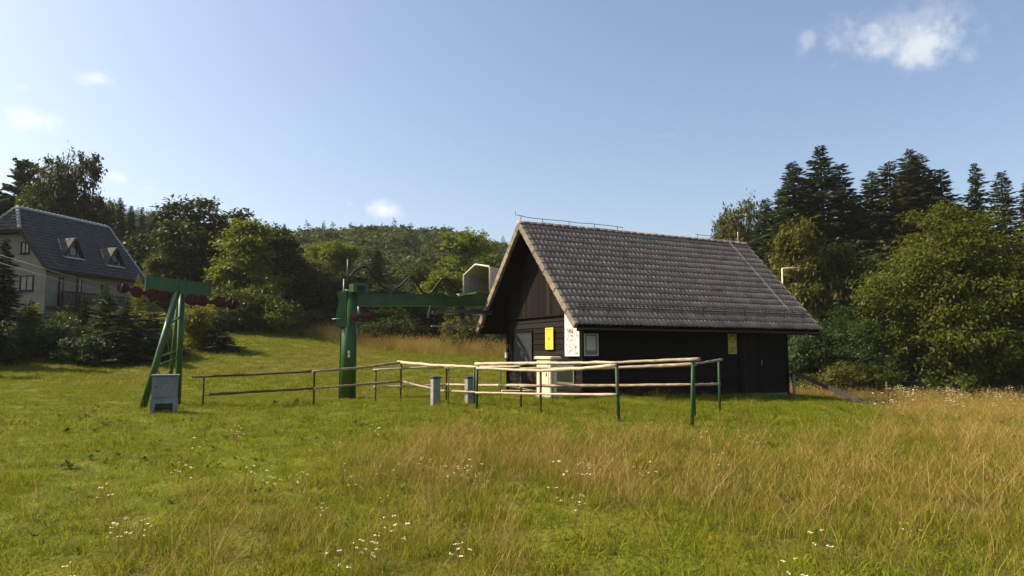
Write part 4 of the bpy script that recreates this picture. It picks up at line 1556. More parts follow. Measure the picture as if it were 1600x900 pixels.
# drive station: column, cantilever beam, hood, bullwheel, hoses
ds = empty('drive_station', xg(545, 24.0))
setp(ds, 'green lift drive station with column, long beam and pale motor hood', 'lift station')
o0 = Vector(ds.location)
cb_, ct_ = xg(546, 24.0), at(547, 453, 24.0)
MB().tube([L(cb_) - Vector((0, 0, .3)), L(Vector((cb_.x, cb_.y, ct_.z)))], [.27, .25], 20).build('column', M['lift_green'], ds)
MB().beam(L(Vector((cb_.x - .27, cb_.y - .02, cb_.z - .2))), L(Vector((cb_.x - .25, cb_.y - .02, ct_.z - .2))), .05, .14, up=(0, 1, 0)).build('flange', M['lift_green'], ds)
# angular housing on the column's left side
hx0, hx1 = at(527.5, 490, 23.8), at(540, 490, 23.8)
zt, zm, zb, ztop = at(530, 470, 23.8).z, at(530, 487, 23.8).z, at(530, 511, 23.8).z, at(537, 470, 23.8).z
pr = [(hx0.x, zb), (hx1.x + .06, zb), (hx1.x + .06, zt + .35), (hx1.x - .05, zt + .3), (hx0.x, zm)]
MB().add([(x_ - o0.x, 23.62 - o0.y, z_ - o0.z) for x_, z_ in pr] + [(x_ - o0.x, 24.05 - o0.y, z_ - o0.z) for x_, z_ in pr],
         [(0, 1, 2, 3, 4), (9, 8, 7, 6, 5)] + [(i, 5 + i, 5 + (i + 1) % 5, (i + 1) % 5) for i in range(5)]).build('counterweight_housing', M['lift_green'], ds)
MB().tube([L(at(536.5, 482, 23.7)), L(at(538, 436, 23.7))], .035, 8).build('guide_rod', M['lift_green'], ds)
MB().tube([L(at(542.5, 448, 24.1)), L(at(543.5, 405, 24.1))], .022, 8).build('antenna_rod', M['lift_green'], ds)
bA, bB = at(538, 468.5, 24.0), at(812, 470.5, 27.6)
bm = MB().beam(L(bA), L(bB), .3, .40)
bm = bm.build('beam', M['lift_green'], ds)
dv = (bB - bA).normalized()
nv = Vector((dv.y, -dv.x, 0)).normalized()
for zz in (-.2, .2):
    MB().beam(L(bA + Vector((0, 0, zz))), L(bB + Vector((0, 0, zz))), .42, .03).build('beam_flange', M['lift_green'], bm)
MB().beam(L(at(549, 450, 23.7)), L(at(571, 450, 24.0)), .34, .28).build('tension_box', M['lift_green'], ds)
MB().box(-.16, .16, -.02, .0, -.09, .09, Matrix.Translation(L(at(564, 450.5, 23.66)))).build('box_mouth', M['rubber'], ds)
MB().beam(L(at(529, 461, 23.9)), L(at(540, 458, 23.9)), .3, .22).build('bracket', M['lift_green'], ds)
MB().beam(L(at(530, 463, 23.7)), L(at(530, 478, 23.7)), .04, .04, up=(0, 1, 0)).build('bracket', M['lift_green'], ds)
MB().beam(L(at(609, 458, 24.7)), L(at(616, 451.5, 24.7)), .08, .03, up=(0, 1, 0)).build('hose_bracket', M['lift_green'], ds)
MB().beam(L(at(715, 461, 26.0)), L(at(722, 460, 26.1)), .2, .1).build('beam_lug', M['hood'], ds)
MB().beam(L(at(697, 461, 25.8)), L(at(708, 461, 25.9)), .25, .16).build('beam_lug', M['lift_green'], ds)
# motor hood: bent sheet on a frame, open towards the column
hc = at(745, 458, 26.9)
ho = empty('hood_frame_tmp', hc)
bpy.data.objects.remove(ho)
hz0 = hc.z
ux, uy = dv.copy(), nv.copy()
ux.z = 0
ux.normalize()


def HP(s, t, z):
    """hood coordinates: s along the beam from the open end, t across (towards the camera), z up"""
    return hc + ux * s + uy * t + Vector((0, 0, z))


sec = [(-.66, 0), (-.66, .70), (-.12, 1.08), (.50, 0.97), (.55, .9), (.55, 0)]
# the open end looks towards the column and the camera: rotate the section a little
shell = MB()
V = []
for s_ in (-.15, 1.9):
    for (t, z) in sec:
        V.append(L(HP(s_, t, z)))
    for (t, z) in [(a_ * .97, max(0, b_ - .03)) for a_, b_ in sec]:
        V.append(L(HP(s_, t, z)))
F = []
for i in range(5):
    F.append((i, i + 1, 12 + i + 1, 12 + i))
    F.append((6 + i + 1, 6 + i, 18 + i, 18 + i + 1))
    F.append((i, 6 + i, 6 + i + 1, i + 1))
F.append((12, 13, 14, 15, 16, 17))
hood_rot = R(27)
cen = L(HP(.4, 0, 0))
RM = Matrix.Translation(cen) @ Matrix.Rotation(hood_rot, 4, 'Z') @ Matrix.Translation(-cen)
shell.add([RM @ Vector(v) for v in V], F)
shell = shell.build('motor_hood', M['hood'], ds)
edge = MB().tube([RM @ Vector(L(HP(-.15, t, z))) for t, z in sec], .035, 6)
edge.build('hood_rim', M['pale_pole'], shell)
MB().box(-.35, .45, -.3, .3, .02, .5, Matrix.Translation(L(HP(.9, -.05, 0)))).build('motor', M['dark_steel'], ds)
MB().beam(L(HP(-.3, 0, -.03)), L(HP(1.9, 0, -.03)), 1.1, .05).build('platform', M['lift_green'], ds)
# bullwheel under the beam, flat, with spokes
bw = at(722, 489, 26.2)
wv, wf = [], []
nS = 40
for (rad, z) in ((1.12, -.05), (1.12, .05), (1.0, .05), (1.0, -.05)):
    for k in range(nS):
        a = 6.2832 * k / nS
        wv.append(L(bw) + Vector((math.cos(a) * rad, math.sin(a) * rad, z)))
for r_ in range(4):
    for k in range(nS):
        wf.append((r_ * nS + k, r_ * nS + (k + 1) % nS, ((r_ + 1) % 4) * nS + (k + 1) % nS, ((r_ + 1) % 4) * nS + k))
bwh = MB().add(wv, wf).build('bullwheel', M['dark_steel'], ds)
for k in range(3):
    a = 1.05 * k + .3
    v = Vector((math.cos(a), math.sin(a), 0))
    MB().beam(L(bw) - v * 1.02, L(bw) + v * 1.02, .08, .06).build('spoke', M['dark_steel'], bwh)
MB().tube([L(bw) - Vector((0, 0, .25)), L(bw) + Vector((0, 0, .4))], .09, 10).build('axle', M['dark_steel'], ds)
MB().beam(L(at(674, 509.5, 25.6)), L(at(756, 510.5, 26.6)), .05, .05).build('guide_bar', M['steel'], ds)
MB().tube([L(at(676, 489, 25.6)), L(at(702, 478, 25.8))], .03, 6).build('strut', M['lift_green'], ds)
MB().tube([L(at(668, 497, 25.4)), L(at(672, 477, 25.4))], .025, 6).build('strut', M['steel'], ds)
MB().tube([L(at(730, 495, 26)), L(at(733, 506, 26))], .02, 6).build('strut', M['steel'], ds)
# deflection wheels by the column
for k, (wx, wy) in enumerate(((554.5, 495), (572.5, 495))):
    c_ = at(wx, wy, 23.5 + .05 * k)
    d_ = Vector((0.2, 1, 0)).normalized()
    w_ob = MB().tube([L(c_ - d_ * .04), L(c_ - d_ * .02), L(c_ + d_ * .02), L(c_ + d_ * .04)], [.165, .14, .14, .165], 18).build('wheel', M['red'], ds)
    MB().tube([L(c_ - d_ * .07), L(c_ + d_ * .07)], .04, 10).build('hub', M['dark_steel'], w_ob)
MB().beam(L(at(550, 496, 23.45)), L(at(578, 496, 23.5)), .04, .08).build('rocker_arm', M['red'], ds)
MB().tube([L(at(560, 479, 23.5)), L(at(560.5, 492, 23.5))], .03, 6).build('hanger', M['steel'], ds)
MB().tube([L(at(519, 498.5, 23.6)), L(at(533, 497.5, 23.6))], .015, 6).build('rope_guide', M['steel'], ds)
MB().box(-.03, .03, -.012, .012, -.05, .05, Matrix.Translation(L(at(545, 550, 23.72)))).build('number_plate', M['white_panel'], ds)
MB().box(-.03, .03, -.012, .012, -.05, .05, Matrix.Translation(L(at(545, 556, 23.72)))).build('number_plate', M['white_panel'], ds)


def smooth_path(pp, k=5):
    out = []
    n_ = len(pp)
    for i in range(n_ - 1):
        p0, p1, p2, p3 = pp[max(i - 1, 0)], pp[i], pp[i + 1], pp[min(i + 2, n_ - 1)]
        for j in range(k):
            t = j / k
            out.append(0.5 * ((2 * p1) + (p2 - p0) * t + (2 * p0 - 5 * p1 + 4 * p2 - p3) * t * t + (3 * p1 - p0 - 3 * p2 + p3) * t ** 3))
    out.append(pp[-1])
    return out


hose = [(546, 433), (556, 422), (570, 416.5), (580, 425), (593, 444), (608, 451.5), (622, 449), (634, 438), (644, 431.5), (651, 443), (660, 456), (672, 459), (680, 449), (690, 437), (698, 436), (708, 446), (720, 456)]
hp = [at(a, b_, 24.0 + (a - 546) / 175 * 2.2) for a, b_ in hose]
MB().tube([L(p) for p in smooth_path(hp)], .035, 7).build('hose', M['rubber'], ds)
hose2 = [(643, 432), (647, 446), (653, 460)]
MB().tube([L(at(a, b_, 25.2)) for a, b_ in hose2], .02, 6).build('hose', M['rubber'], ds)

# haul ropes, uphill to the left and to the bullwheel
for k, (pts, lab) in enumerate((([(-60, 380, 19.6), (100, 429, 19.2), (192, 452, 19.05), (364, 478, 19.4), (548, 498, 23.5), (680, 491, 25.6)], 'upper steel haul rope running left over the red pylon wheels'),
                                ([(-60, 393, 20.4), (100, 440, 20.1), (192, 461, 20.0), (364, 484, 20.3), (560, 503, 24.6), (690, 493, 26.6)], 'lower steel haul rope running left past the pylon'))):
    q = [at(*p) for p in pts]
    rp_ = MB().tube(q, .007, 6).build('haul_rope', M['rubber'])
    setp(rp_, lab, 'cable', 'lift ropes')

# ------------------------------------------------------------------ small things right of the hut
pl = empty('bent_pole', xg(1222, 36))
setp(pl, 'pale pole with a bent arm rising behind the hut roof', 'pole')
o0 = Vector(pl.location)
t0 = at(1222, 419.5, 36)
MB().tube([(0, 0, -.3), L(t0)], .035, 8).build('shaft', M['pale_pole'], pl)
MB().tube([L(t0), L(at(1250, 418, 36.2))], .028, 8).build('arm', M['pale_pole'], pl)

q0 = xg(1236.5, 26.0)
stp = empty('fence_post', q0)
setp(stp, 'brown wooden post beside the hut downpipe', 'post', 'wooden posts right of the hut')
MB().tube([(0, 0, -.2), (0.01, 0, .55), (.02, 0, zat(1236.5, 579, q0) - q0.z)], [.05, .048, .045], 8, wob=.06).build('shaft', M['plank'], stp)
MB().tube([(.02, 0, zat(1236.5, 579, q0) - q0.z), (.02, 0, zat(1236.5, 579, q0) - q0.z + .03)], [.045, .03], 8).build('top', M['plank'], stp)
q1 = xg(1381, 24.2)
stp = empty('fence_post', q1)
setp(stp, 'slim wooden post standing alone in the right meadow', 'post', 'wooden posts right of the hut')
MB().tube([(0, 0, -.2), (0.0, 0, .5), (-.02, 0, zat(1380, 597, q1) - q1.z)], [.035, .032, .03], 8, wob=.06).build('shaft', M['rail_dark'], stp)
MB().tube([(-.02, 0, zat(1380, 597, q1) - q1.z), (-.02, 0, zat(1380, 597, q1) - q1.z + .03)], [.03, .02], 8).build('top', M['rail_dark'], stp)
pa, pb_, pc = at(1238, 580.5, 25.85), at(1297, 607.5, 25.2), at(1362, 637, 24.5)
lp = empty('leaning_plank', Vector((pc.x, pc.y, gz(pc.x, pc.y))))
setp(lp, 'long weathered plank sloping from the post down into the grass', 'plank')
o0 = Vector(lp.location)
MB().beam(L(pa), L(pb_), .05, .13).build('plank', M['rail_dark'], lp)
MB().beam(L(pb_ - (pc - pb_) * .06 + Vector((0, -.05, .02))), L(pc), .05, .14).build('plank', M['rail'], lp)  # paler log colour here stands in for sunlight on the lower half
lg = empty('fallen_pole', xg(1340, 24.6))
setp(lg, 'pale pole lying in the grass at the plank end', 'pole')
MB().tube([(-.75, 0, .05), (0, -.05, .07), (.8, .05, .04)], [.04, .036, .03], 8, wob=.08).build('shaft', M['plank'], lg)
MB().tube([(-.1, -.05, .07), (.1, -.2, .16)], [.02, .012], 6).build('branch_stub', M['plank'], lg)

# ------------------------------------------------------------------ the farmhouse on the slope
HO_RZ = R(90 - 13.417)
HO = Vector((-29.98, 45.0, 0))
house = empty('farmhouse', HO, HO_RZ)
setp(house, 'cream farmhouse with half-hipped grey tiled roof on the slope', 'house')
QM = Matrix.Translation(HO) @ Matrix.Rotation(HO_RZ, 4, 'Z')
QMI = QM.inverted()
QL, QW, QE, QR = 8.88, 7.66, 6.73, 11.1
QH = QW / 2
TA = (QR - QE) / QH
HIPX, HIPZ = 1.07, 9.37
HIPY = (HIPZ - QE) / TA
QG = 2.6


def house_px(px, py, axis, val):
    o_ = QMI @ Vector((0, 0, CAM_H))
    d_ = QMI.to_3x3() @ pix_dir(px, py)
    return o_ + d_ * ((val - o_[axis]) / d_[axis])


def house_roof_px(px, py):
    """sight line meets the roof slope that faces the camera"""
    o_ = QMI @ Vector((0, 0, CAM_H))
    d_ = QMI.to_3x3() @ pix_dir(px, py)
    # z = QE + y*TA
    t_ = (QE + o_.y * TA - o_.z) / (d_.z - d_.y * TA)
    return o_ + d_ * t_


wx0, wx1, wy0, wy1 = .55, 8.4, .55, 7.1
wl_ = MB()
ez = QE + wy0 * TA - .25
hz = HIPZ - .2
hy = (hz + .25 - QE) / TA
sec = [(wy0, QG), (wy1, QG), (wy1, ez), (QW - hy, hz), (hy, hz), (wy0, ez)]
k = len(sec)
wl_.add([(wx0, a_, b_) for a_, b_ in sec] + [(wx1, a_, b_) for a_, b_ in sec],
        [tuple(range(k - 1, -1, -1)), tuple(range(k, 2 * k))] + [(i, (i + 1) % k, k + (i + 1) % k, k + i) for i in range(k)])
hwall = wl_.build('wall', M['plaster'], house)


def wavy_slope(corner_fn, ncol, nrow, mat, name, parent, amp=.03):
    """a tiled surface: overlapping courses with rolls; corner_fn(u, v) gives the point of the plane and its normal"""
    V, F = [], []
    for r_ in range(nrow):
        for e_ in (0, 1):
            v_ = (r_ + e_ * 1.0) / nrow
            for c_ in range(ncol + 1):
                u_ = c_ / ncol
                pnt, nrm = corner_fn(u_, v_)
                hgt_ = (.06 if e_ == 0 else .012) + amp * (0.5 - .5 * math.cos(math.pi * c_))
                V.append(pnt + nrm * hgt_)
        b_ = r_ * 2 * (ncol + 1)
        for c_ in range(ncol):
            F.append((b_ + c_, b_ + c_ + 1, b_ + ncol + 1 + c_ + 1, b_ + ncol + 1 + c_))
            if r_ > 0:
                p_ = b_ - (ncol + 1)
                F.append((p_ + c_, p_ + c_ + 1, b_ + c_ + 1, b_ + c_))
    return MB().add(V, F).build(name, mat, parent)


deck = MB()
c0, c1 = Vector((0, 0, QE)), Vector((QL, 0, QE))
n0, f0 = Vector((HIPX, QH, QR)), Vector((QL, QH, QR))
hb = Vector((0, HIPY, HIPZ))
hb2 = Vector((0, QW - HIPY, HIPZ))
e2, e3 = Vector((0, QW, QE)), Vector((QL, QW, QE))
thk = Vector((0, 0, -.16))
V = [c0, c1, f0, n0, hb, hb2, e2, e3]
V2 = [v + thk for v in V]
deck.add(V + V2, [(0, 1, 2, 3, 4), (5, 3, 2, 7, 6), (4, 3, 5), (12, 11, 10, 9, 8), (14, 15, 10, 11, 13), (13, 11, 12),
                  (8, 9, 1, 0), (9, 10, 2, 1), (12, 8, 0, 4), (13, 12, 4, 5), (14, 13, 5, 6), (15, 14, 6, 7), (10, 15, 7, 2)])
hroof = deck.build('roof', M['house_tile'], house)
nf = Vector((0, -TA, 1)).normalized()


def slope_front(u, v):
    y_ = v * QH
    x_lo = 0 if y_ < HIPY else HIPX * (y_ - HIPY) / (QH - HIPY)
    return Vector((x_lo + (QL - x_lo) * u, y_, QE + y_ * TA)), nf


wavy_slope(slope_front, 60, 18, M['house_tile'], 'tiled_slope', hroof).data
nh = (hb2 - hb).cross(n0 - hb).normalized()
if nh.z < 0:
    nh = -nh


def slope_hip(u, v):
    a_ = hb.lerp(n0, v)
    b_ = hb2.lerp(n0, v)
    return b_.lerp(a_, u), nh


wavy_slope(slope_hip, 16, 7, M['house_tile'], 'tiled_hip', hroof)
ht_me = None
for (pa_, pb2_, cnt) in ((hb, n0, 7), (n0, f0, 22), (hb2, n0, 7)):
    for i in range(cnt):
        a_, b_ = pa_.lerp(pb2_, i / cnt), pa_.lerp(pb2_, (i + 1.12) / cnt)
        MB().tube([a_ + Vector((0, 0, .05)), b_ + Vector((0, 0, .03))], [.13, .1], 8).build('hip_tile' if cnt < 10 else 'ridge_tile', M['hip_tile'] if cnt < 10 else M['flash'], hroof)
MB().beam(c0 + Vector((-.02, -.05, -.04)), hb + Vector((-.02, 0, -.0)), .05, .2).build('verge_board', M['house_dark'], hroof)
MB().beam(c1 + Vector((.02, 0, .02)), f0 + Vector((.02, 0, .05)), .08, .16).build('verge_board', M['flash'], hroof)
MB().beam(hb + Vector((-.05, 0, -.12)), hb2 + Vector((-.05, 0, -.12)), .14, .16).build('hip_gutter', M['house_dark'], hroof)
MB().beam(c0 + Vector((.02, -.1, -.06)), c1 + Vector((0, -.1, -.06)), .12, .12).build('gutter', M['house_dark'], hroof)


def window(parent, px0, px1, py0, py1, axis, val, frame, shutters=False):
    a_, b_ = house_px(px0, py1, axis, val), house_px(px1, py0, axis, val)
    o_ax = 1 - axis
    lo, hi = sorted((a_[o_ax], b_[o_ax]))
    z0_, z1_ = a_.z, b_.z

    def bx(mb, s0, s1, zz0, zz1, d0, d1):
        if axis == 0:
            mb.box(val - d1, val - d0, s0, s1, zz0, zz1)
        else:
            mb.box(s0, s1, val - d1, val - d0, zz0, zz1)
        return mb
    w_ = bx(MB(), lo, hi, z0_, z1_, .0, .02).build('window', M['glass'], parent)
    f_ = MB()
    t_ = .07
    bx(f_, lo - t_, hi + t_, z0_ - t_, z0_, 0, .06)
    bx(f_, lo - t_, hi + t_, z1_, z1_ + t_, 0, .06)
    bx(f_, lo - t_, lo, z0_, z1_, 0, .06)
    bx(f_, hi, hi + t_, z0_, z1_, 0, .06)
    bx(f_, (lo + hi) / 2 - .025, (lo + hi) / 2 + .025, z0_, z1_, .02, .045)
    f_.build('frame', frame, w_)
    bx(MB(), lo - .12, hi + .12, z0_ - .12, z0_ - .07, 0, .12).build('sill', frame, w_)
    return w_


window(house, 34, 46, 379, 395, 0, wx0, M['house_dark'])
window(house, 32, 52, 432, 453, 0, wx0, M['house_dark'])
window(house, -14, 3, 432, 453, 0, wx0, M['house_dark'])
for (a_, b_) in ((90, 99.5), (118.5, 128)):
    p0_, p1_ = house_px(a_, 456, 1, wy0), house_px(b_, 434, 1, wy0)
    dx0, dx1 = p0_.x, p1_.x
    zt_ = p1_.z
    dr2 = MB().box(dx0, dx1, wy0 - .05, wy0, 4.3, zt_).build('balcony_door', M['house_dark'], house)
    MB().box(dx0 + .12, dx1 - .12, wy0 - .065, wy0 - .05, 5.0, zt_ - .12).build('pane', M['glass'], dr2)
window(house, 158, 168, 446, 458, 1, wy0, M['house_dark'])
# balcony along the long side
bz = 4.35
bal = MB().box(wx0 + .1, wx1 - .4, wy0 - 1.15, wy0, bz - .14, bz).build('balcony', M['house_dark'], house)
rl_ = MB()
rl_.box(wx0 + .1, wx1 - .4, wy0 - 1.15, wy0 - 1.08, bz + .92, bz + 1.0).box(wx0 + .1, wx1 - .4, wy0 - 1.14, wy0 - 1.09, bz + .12, bz + .18)
rl_.build('handrail', M['house_dark'], bal)
sx = wx0 + .12
while sx < wx1 - .45:
    MB().box(sx, sx + .1, wy0 - 1.165, wy0 - 1.145, bz + .06, bz + .96).build('slat', M['house_dark'], bal)
    sx += .17
# dormers
for (px_, py_, wpx) in ((112, 402, 1), (177, 415, 1)):
    c_ = house_roof_px(px_, py_)
    dw_, dh_ = .72, 1.25
    y0, z0 = c_.y - .05, c_.z + .02
    apx = Vector((c_.x, y0 - .12, z0 + dh_))
    yb = (z0 + dh_ - QE) / TA
    do_ = MB()
    L_, R_ = Vector((c_.x - dw_, y0, z0)), Vector((c_.x + dw_, y0, z0))
    do_.add([Vector((c_.x - dw_ + .08, y0, z0)), Vector((c_.x + dw_ - .08, y0, z0)), Vector((c_.x, y0, z0 + dh_ - .12)), Vector((c_.x, yb, z0 + dh_ - .12))], [(0, 1, 2), (0, 2, 3), (1, 3, 2)])
    dob = do_.build('dormer', M['plaster'], house)
    for s_ in (-1, 1):
        B0 = Vector((c_.x + s_ * (dw_ + .08), y0 - .18, z0 - .08))
        A0, A1 = Vector((c_.x, y0 - .18, z0 + dh_)), Vector((c_.x, yb + .1, z0 + dh_))
        B1 = Vector((c_.x + s_ * (dw_ + .08), y0 + .0, z0 - .02))
        up_ = Vector((s_ * .05, 0, .07))
        fcs = [(0, 1, 2, 3), (7, 6, 5, 4), (0, 4, 5, 1), (1, 5, 6, 2), (2, 6, 7, 3), (3, 7, 4, 0)]
        if s_ > 0:
            fcs = [f[::-1] for f in fcs]
        MB().add([B0, A0, A1, B1, B0 + up_, A0 + up_, A1 + up_, B1 + up_], fcs).build('dormer_roof', M['house_tile'], dob)
        MB().beam(B0 + Vector((0, -.02, .02)), A0 + Vector((0, -.02, .02)), .04, .14, up=(0, 1, 0)).build('barge_board', M['house_dark'], dob)
    MB().box(c_.x - .27, c_.x + .27, y0 - .03, y0 - .01, z0 + .12, z0 + .72).build('pane', M['glass'], dob)
    f_ = MB()
    f_.box(c_.x - .33, c_.x - .26, y0 - .05, y0 - .005, z0 + .06, z0 + .8).box(c_.x + .26, c_.x + .33, y0 - .05, y0 - .005, z0 + .06, z0 + .8)
    f_.box(c_.x - .26, c_.x + .26, y0 - .05, y0 - .005, z0 + .06, z0 + .12).box(c_.x - .26, c_.x + .26, y0 - .05, y0 - .005, z0 + .72, z0 + .8)
    f_.build('frame', M['house_dark'], dob)
    MB().beam(L_ + Vector((-.1, -.2, -.1)), R_ + Vector((.1, -.2, -.1)), .08, .1).build('apron', M['flash'], dob)
    MB().beam(L_ + Vector((-.12, -.12, -.06)), Vector((c_.x - .12, yb, z0 + dh_ + .02)), .06, .06).build('flashing', M['flash'], dob)


# ------------------------------------------------------------------ trees
def quads_mesh(name, C, D, S, N, rv):
    """kite-shaped leaves: centre C, half length vector D, half width vector S, fold along N"""
    n_ = len(C)
    V = np.empty((n_, 4, 3), np.float32)
    V[:, 0] = C - D
    V[:, 1] = C + S + N + D * .1
    V[:, 2] = C + D
    V[:, 3] = C - S + N + D * .1
    F = np.arange(n_ * 4, dtype=np.int32).reshape(n_, 4)
    me = np_mesh(name, V.reshape(-1, 3), F)
    a = me.attributes.new('rnd', 'FLOAT', 'POINT')
    a.data.foreach_set('value', np.repeat(rv, 4).astype(np.float32))
    return me


def unit(v):
    return v / np.maximum(np.linalg.norm(v, axis=-1, keepdims=True), 1e-9)


def leaves_at(r, C, out, size, slim=.45, droop=.25):
    n_ = len(C)
    nrm = unit(out * .5 + np.array([0, 0, .55]) + r.normal(0, .55, (n_, 3)))
    d = r.normal(0, 1, (n_, 3)) + out * .6 + np.array([0, 0, -droop * 2])
    d = unit(d - (d * nrm).sum(1, keepdims=True) * nrm)
    s = np.cross(nrm, d)
    L_ = size * (.6 + .8 * r.random((n_, 1)))
    return d * L_ * .5, s * L_ * .5 * slim, nrm * L_ * .06


def broad_tree(name, seed, n_clump, n_leaf, lsize, shape='oval', clump=.1, slim=.5, trunk_mat='bark'):
    """a deciduous tree of height 1: (trunk mesh, crown mesh)"""
    r = np.random.default_rng(seed)
    cl = []
    lobes = []
    nl = 11 if shape != 'bush' else 9
    for i in range(nl):
        if shape == 'oval':
            a, t = r.random() * 6.283, r.random()
            zc = .22 + .68 * t
            rad = .23 * math.sin(math.pi * min(1, (zc - .02) / 1.02)) ** .7 * (.45 + .6 * r.random())
            lobes.append((rad * math.cos(a), rad * math.sin(a), zc, .13 + .09 * r.random(), .12 + .08 * r.random()))
        elif shape == 'wide':
            a, t = r.random() * 6.283, r.random()
            zc = .16 + .66 * t ** .8
            rad = .40 * math.sin(math.pi * min(1, (zc + .05) / 1.05)) ** .6 * (.35 + .7 * r.random())
            lobes.append((rad * math.cos(a), rad * math.sin(a), zc, .17 + .08 * r.random(), .12 + .06 * r.random()))
        else:
            a = r.random() * 6.283
            rad = .42 * r.random() ** .6
            lobes.append((rad * math.cos(a), rad * math.sin(a), .2 + .5 * r.random() * (1 - rad), .2 + .1 * r.random(), .2 + .1 * r.random()))
    if shape == 'oval':
        lobes += [(0, 0, .55, .24, .28), (0.02, 0, .82, .15, .16), (0, 0.02, .32, .22, .2)]
    elif shape == 'wide':
        lobes += [(0, 0, .52, .33, .26), (.03, 0, .78, .2, .17), (0, 0, .3, .34, .2)]
    else:
        lobes += [(0, 0, .35, .4, .32)]
    lob = np.array(lobes)
    wts = lob[:, 3] ** 2
    li = r.choice(len(lob), n_clump, p=wts / wts.sum())
    d = unit(r.normal(0, 1, (n_clump, 3)))
    rad = (.45 + .55 * r.random((n_clump, 1)) ** .5)
    c = lob[li, :3] + d * rad * np.c_[lob[li, 3], lob[li, 3], lob[li, 4]]
    c[:, 2] = np.maximum(c[:, 2], .03 + .05 * r.random(n_clump))
    per = r.multinomial(n_leaf, unit_w(r, n_clump))
    ci = np.repeat(np.arange(n_clump), per)
    n_ = len(ci)
    off = r.normal(0, 1, (n_, 3)) * clump * np.array([.55, .55, .36]) * (.6 + .7 * r.random((n_clump, 1)))[ci]
    C = c[ci] + off
    cen = np.array([0, 0, .45])
    out = unit(C - cen)
    D, S, N = leaves_at(r, C, out, lsize, slim)
    rv = np.clip(.65 * r.random(n_) + .35 * r.random(n_clump)[ci], 0, 1)
    crown = quads_mesh(name + '_crown', C, D, S, N, rv)
    tk = MB()
    random.seed(seed)
    tr = .022 if shape != 'bush' else .012
    stem = [Vector((0, 0, -.04)), Vector((.004, .003, .15)), Vector((-.006, .006, .35)), Vector((.008, -.004, .58)), Vector((0, 0, .8))]
    tk.tube(stem, [tr * 1.25, tr, tr * .8, tr * .5, tr * .15], 8, wob=.08)
    order = r.permutation(n_clump)[:26]
    for k_ in order:
        e = Vector(c[k_])
        z0 = max(.06, e.z * (.35 + .3 * r.random()))
        b = Vector((0, 0, min(z0, .7)))
        mid = b.lerp(e, .5) + Vector((r.normal() * .02, r.normal() * .02, .03))
        tk.tube([b, mid, e], [tr * .42 * (1 - b.z * .7), tr * .25, tr * .06], 5, caps=False)
    me = bpy.data.meshes.new(name + '_trunk')
    me.from_pydata(tk.v, [], tk.f)
    me.update()
    return me, crown


def unit_w(r, n_):
    w = .4 + r.random(n_)
    return w / w.sum()


def spruce_tree(name, seed, R0=.17, nbr=260, spray=1.0, droop=.5, gap=.0, base=.02, pw=.76, wide=.17, hang=.35):
    """a spruce of height 1: branches all round the stem, each feathered with sprays of needles"""
    r = np.random.default_rng(seed)
    Cs, Ds, Ss, Ns, rv = [], [], [], [], []
    random.seed(seed)
    tk = MB().tube([(0, 0, -.04), (0, 0, .3), (.002, 0, .7), (0, 0, .995)], [.016, .012, .006, .0012], 7)
    ph = r.random(4) * 6.28
    for k in range(nbr):
        u_ = (k + r.random()) / nbr
        z = base + (1 - base) * u_ ** 1.0
        a = k * 2.39996 + r.normal(0, .35)
        Lw = R0 * max(0, 1 - z) ** pw + .005
        # uneven outline: some sides and heights reach further
        Lb = Lw * (.62 + .16 * math.sin(a * 2 + ph[0] + z * 7) + .12 * math.sin(z * 23 + a + ph[1]) + .5 * r.random() ** 1.5)
        if r.random() < gap:
            Lb *= .45
        rise = (.75 * z ** 2 - .10) + r.normal(0, .10)
        dr_ = droop * (1 - .7 * z)
        e = np.array([math.cos(a), math.sin(a), 0])
        sd = np.array([-math.sin(a), math.cos(a), 0])
        ns = max(3, int(10 * (Lb / R0) ** .5 + 2))
        for s in np.linspace(.12, 1, ns):
            pnt = e * Lb * s + np.array([0, 0, z + Lb * (rise * s - dr_ * s * s * .55)])
            tilt = rise - dr_ * 1.1 * s
            fwd = unit(e + np.array([0, 0, tilt]))
            for sg in (-1, 0, 1):
                if sg == 0 and s < .4:
                    continue
                ln = spray * (.30 * Lb * (1.2 - .6 * s) + .010) * (.6 + .8 * r.random())
                dd = unit(fwd * (.7 if sg else 1) + sd * sg * (.6 + .5 * r.random()) + np.array([0, 0, -hang * (.3 + 1.2 * r.random())]) + r.normal(0, .12, 3))
                nr = unit(np.array([0, 0, 1.0]) + r.normal(0, .7, 3))
                sv = unit(np.cross(nr, dd))
                Cs.append(pnt + dd * ln * .45)
                Ds.append(dd * ln * .5)
                Ss.append(sv * ln * wide)
                Ns.append(np.array([0, 0, -ln * .06]))
                rv.append(r.random() * .6 + .4 * s)
        if Lb > .02 and k % 2 == 0:
            tk.tube([(0, 0, z), tuple(e * Lb * .55 + np.array([0, 0, z + Lb * (rise * .55 - dr_ * .17)])), tuple(e * Lb * .95 + np.array([0, 0, z + Lb * (rise * .95 - dr_ * .5)]))], [.0022, .0014, .0005], 3, caps=False)
    crown = quads_mesh(name + '_crown', np.array(Cs), np.array(Ds), np.array(Ss), np.array(Ns), np.array(rv))
    me = bpy.data.meshes.new(name + '_trunk')
    me.from_pydata(tk.v, [], tk.f)
    me.update()
    return me, crown


